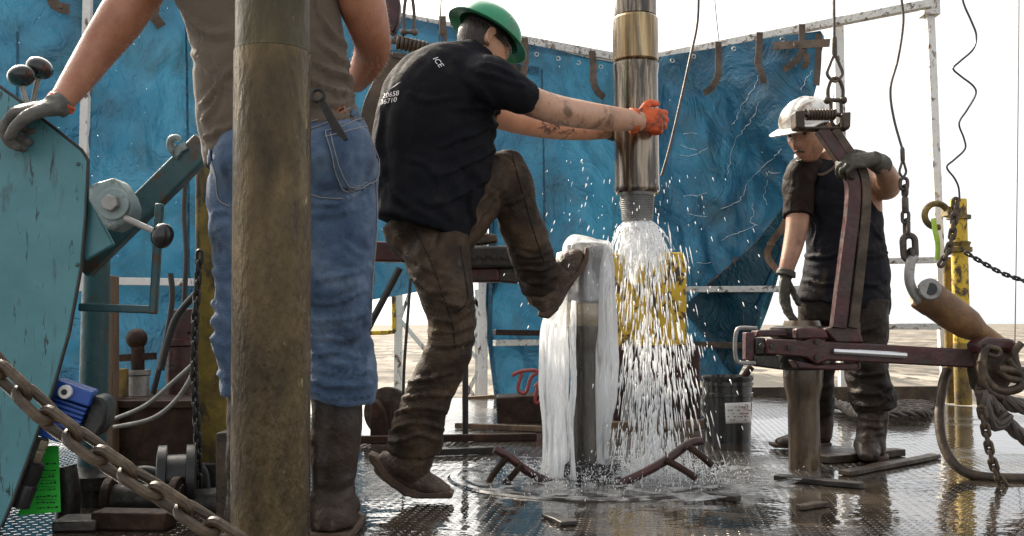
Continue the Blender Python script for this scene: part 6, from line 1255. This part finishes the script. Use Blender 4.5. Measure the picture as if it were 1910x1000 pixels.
for k in range(2300):
    y = 430 + (wr_.random() ** .8) * 470; u = wr_.gauss(0, .52); v = wr_.gauss(0, .5); hw = lerp_tab(hwT, y)
    if abs(u) > 1.4 or (490 < y < 640 and wr_.random() < .62) or (y > 640 and wr_.random() < .25): continue
    x = lerp_tab(ccT, y) + u * hw; p = Vector((P(x, y, D2).x, D2 + v * hw * px_, P(x, y, D2).z))
    L_ = wr_.uniform(10, 46); r = wr_.uniform(.5, 1.35) * (1 if wr_.random() < .85 else 1.5); slope = u * hw * .0022
    drop(mb, p, Vector((-slope, 0, 1)), L_ * px_, r * px_)
o = mkobj('falling_drops', mb, m_wd, fw, sharp=180); props(o, kind='stuff')
mb = MB()
for k in range(420):                                        # stray drops in the air
    x = wr_.gauss(1185, 95); y = wr_.uniform(330, 900) if x > 1100 else wr_.uniform(300, 620)
    if x < 940: continue
    p = P(x, y, D2 + wr_.uniform(-.3, .4)); drop(mb, p, Vector(((1205 - x) * .002, 0, 1)), wr_.uniform(3, 13) * px_, wr_.uniform(.5, 1.3) * px_)
c0 = Vector((P(1105, 890, D2).x, D2 - .02, 0))
for k in range(2600):                                       # splash over the table
    a = wr_.uniform(0, 2 * math.pi); ctr = c0 if wr_.random() < .6 else c0 + Vector((.24, .05, 0)); r = abs(wr_.gauss(0, .19)) + .06; h = abs(wr_.gauss(0, .035)) * max(.15, 1 - r * 1.4) + .012
    p = ctr + Vector((math.cos(a) * r, math.sin(a) * r * .8, h)); drop(mb, p, Vector((math.cos(a), math.sin(a), wr_.uniform(.3, 2.2))), wr_.uniform(2, 8) * px_, wr_.uniform(.4, .95) * px_)
for k in range(2600):                                       # fine mist thrown up where the streams land
    a = wr_.uniform(0, 2 * math.pi); ctr = c0 + Vector((wr_.choice((-.1, .05, .2, .3)), 0, 0)); r = abs(wr_.gauss(0, .13)) + .02; h = abs(wr_.gauss(0, .05)) * max(.1, 1 - r * 1.6) + .01
    drop(mb, ctr + Vector((math.cos(a) * r, math.sin(a) * r * .9, h)), Vector((math.cos(a), math.sin(a), wr_.uniform(.6, 3))), wr_.uniform(1.2, 3.6) * px_, wr_.uniform(.35, .7) * px_)
props(mkobj('water_splash', mb, m_wd, sharp=180), 'fine white splash and stray drops over the rotary table', 'water', kind='stuff')
mb = MB(); V = []; n = 40
for j in range(n + 1):
    for i in range(64):
        a = 2 * math.pi * i / 64; r = .085 + .47 * j / n; V.append(c0 + Vector((.07, 0, 0)) + Vector((math.cos(a) * r * 1.25, math.sin(a) * r, .018 + .008 * noise.noise((math.cos(a) * r * 16, math.sin(a) * r * 16, 1)) + .006 * noise.noise((math.cos(a) * r * 40, math.sin(a) * r * 40, 5)))))
mb.add(V, [(j * 64 + i, j * 64 + (i + 1) % 64, (j + 1) * 64 + (i + 1) % 64, (j + 1) * 64 + i) for j in range(n) for i in range(64)])
props(mkobj('foamy_puddle', mb, m_foam, sharp=180), 'churned foamy water spreading over the rotary table', 'water', kind='stuff')
w = root('overflowing_water', Vector((P(1096, 445, D2).x, D2, P(1096, 455, D2).z)), 'sheets of white water spilling over the rim of the upright pipe', 'water')
def curtain(rows, seed, amp=.006):
    mb = MB(); mb.limb(rows, 8, 22); f = fuse(mb, .005, 2); N_ = normals(f)
    for i, p in enumerate(f.v):
        q = Vector((p.x * 26, p.y * 26, p.z * 2.6 + seed)); f.v[i] = p + N_[i] * amp * (noise.noise(q) + .75 * noise.noise(Vector((p.x * 75, p.y * 75, p.z * 2.2 + seed)))) + Vector((noise.noise((p.z * 5, seed, 0)) * .008, 0, 0))
    return f
for i, rows in enumerate(([(1052, 472, 3.83, 14, 16), (1047, 520, 3.82, 16, 18), (1040, 570, 3.8, 20, 20), (1034, 620, 3.79, 25, 24), (1033, 700, 3.78, 28, 26), (1037, 780, 3.78, 25, 24), (1035, 850, 3.78, 25, 26), (1036, 903, 3.78, 31, 30)],
        [(1120, 460, 3.76, 14, 16), (1128, 500, 3.74, 17, 18), (1130, 560, 3.73, 18, 20), (1130, 620, 3.73, 20, 20), (1133, 680, 3.73, 22, 20), (1129, 740, 3.73, 20, 20), (1122, 800, 3.74, 14, 18), (1119, 850, 3.75, 11, 16), (1128, 903, 3.76, 19, 22)],
        [(1070, 560, 3.69, 5, 3), (1067, 620, 3.69, 7, 4), (1070, 700, 3.70, 6, 4), (1064, 780, 3.70, 7, 4), (1068, 850, 3.7, 5, 4), (1070, 900, 3.7, 8, 6)])):
    mkobj('water_sheet', curtain(rows, i * 7.3, .005 if i < 2 else .003), m_wc, w, sharp=180)
mb = MB(); mb.limb([(1096, 443, 3.78, 20, 20), (1095, 448, 3.78, 38, 38), (1095, 458, 3.78, 45, 45), (1095, 480, 3.78, 46, 46), (1096, 520, 3.78, 43, 43), (1096, 566, 3.78, 41, 41)], 5, 40); mkobj('water_dome', mb, m_dome, w, sharp=180)
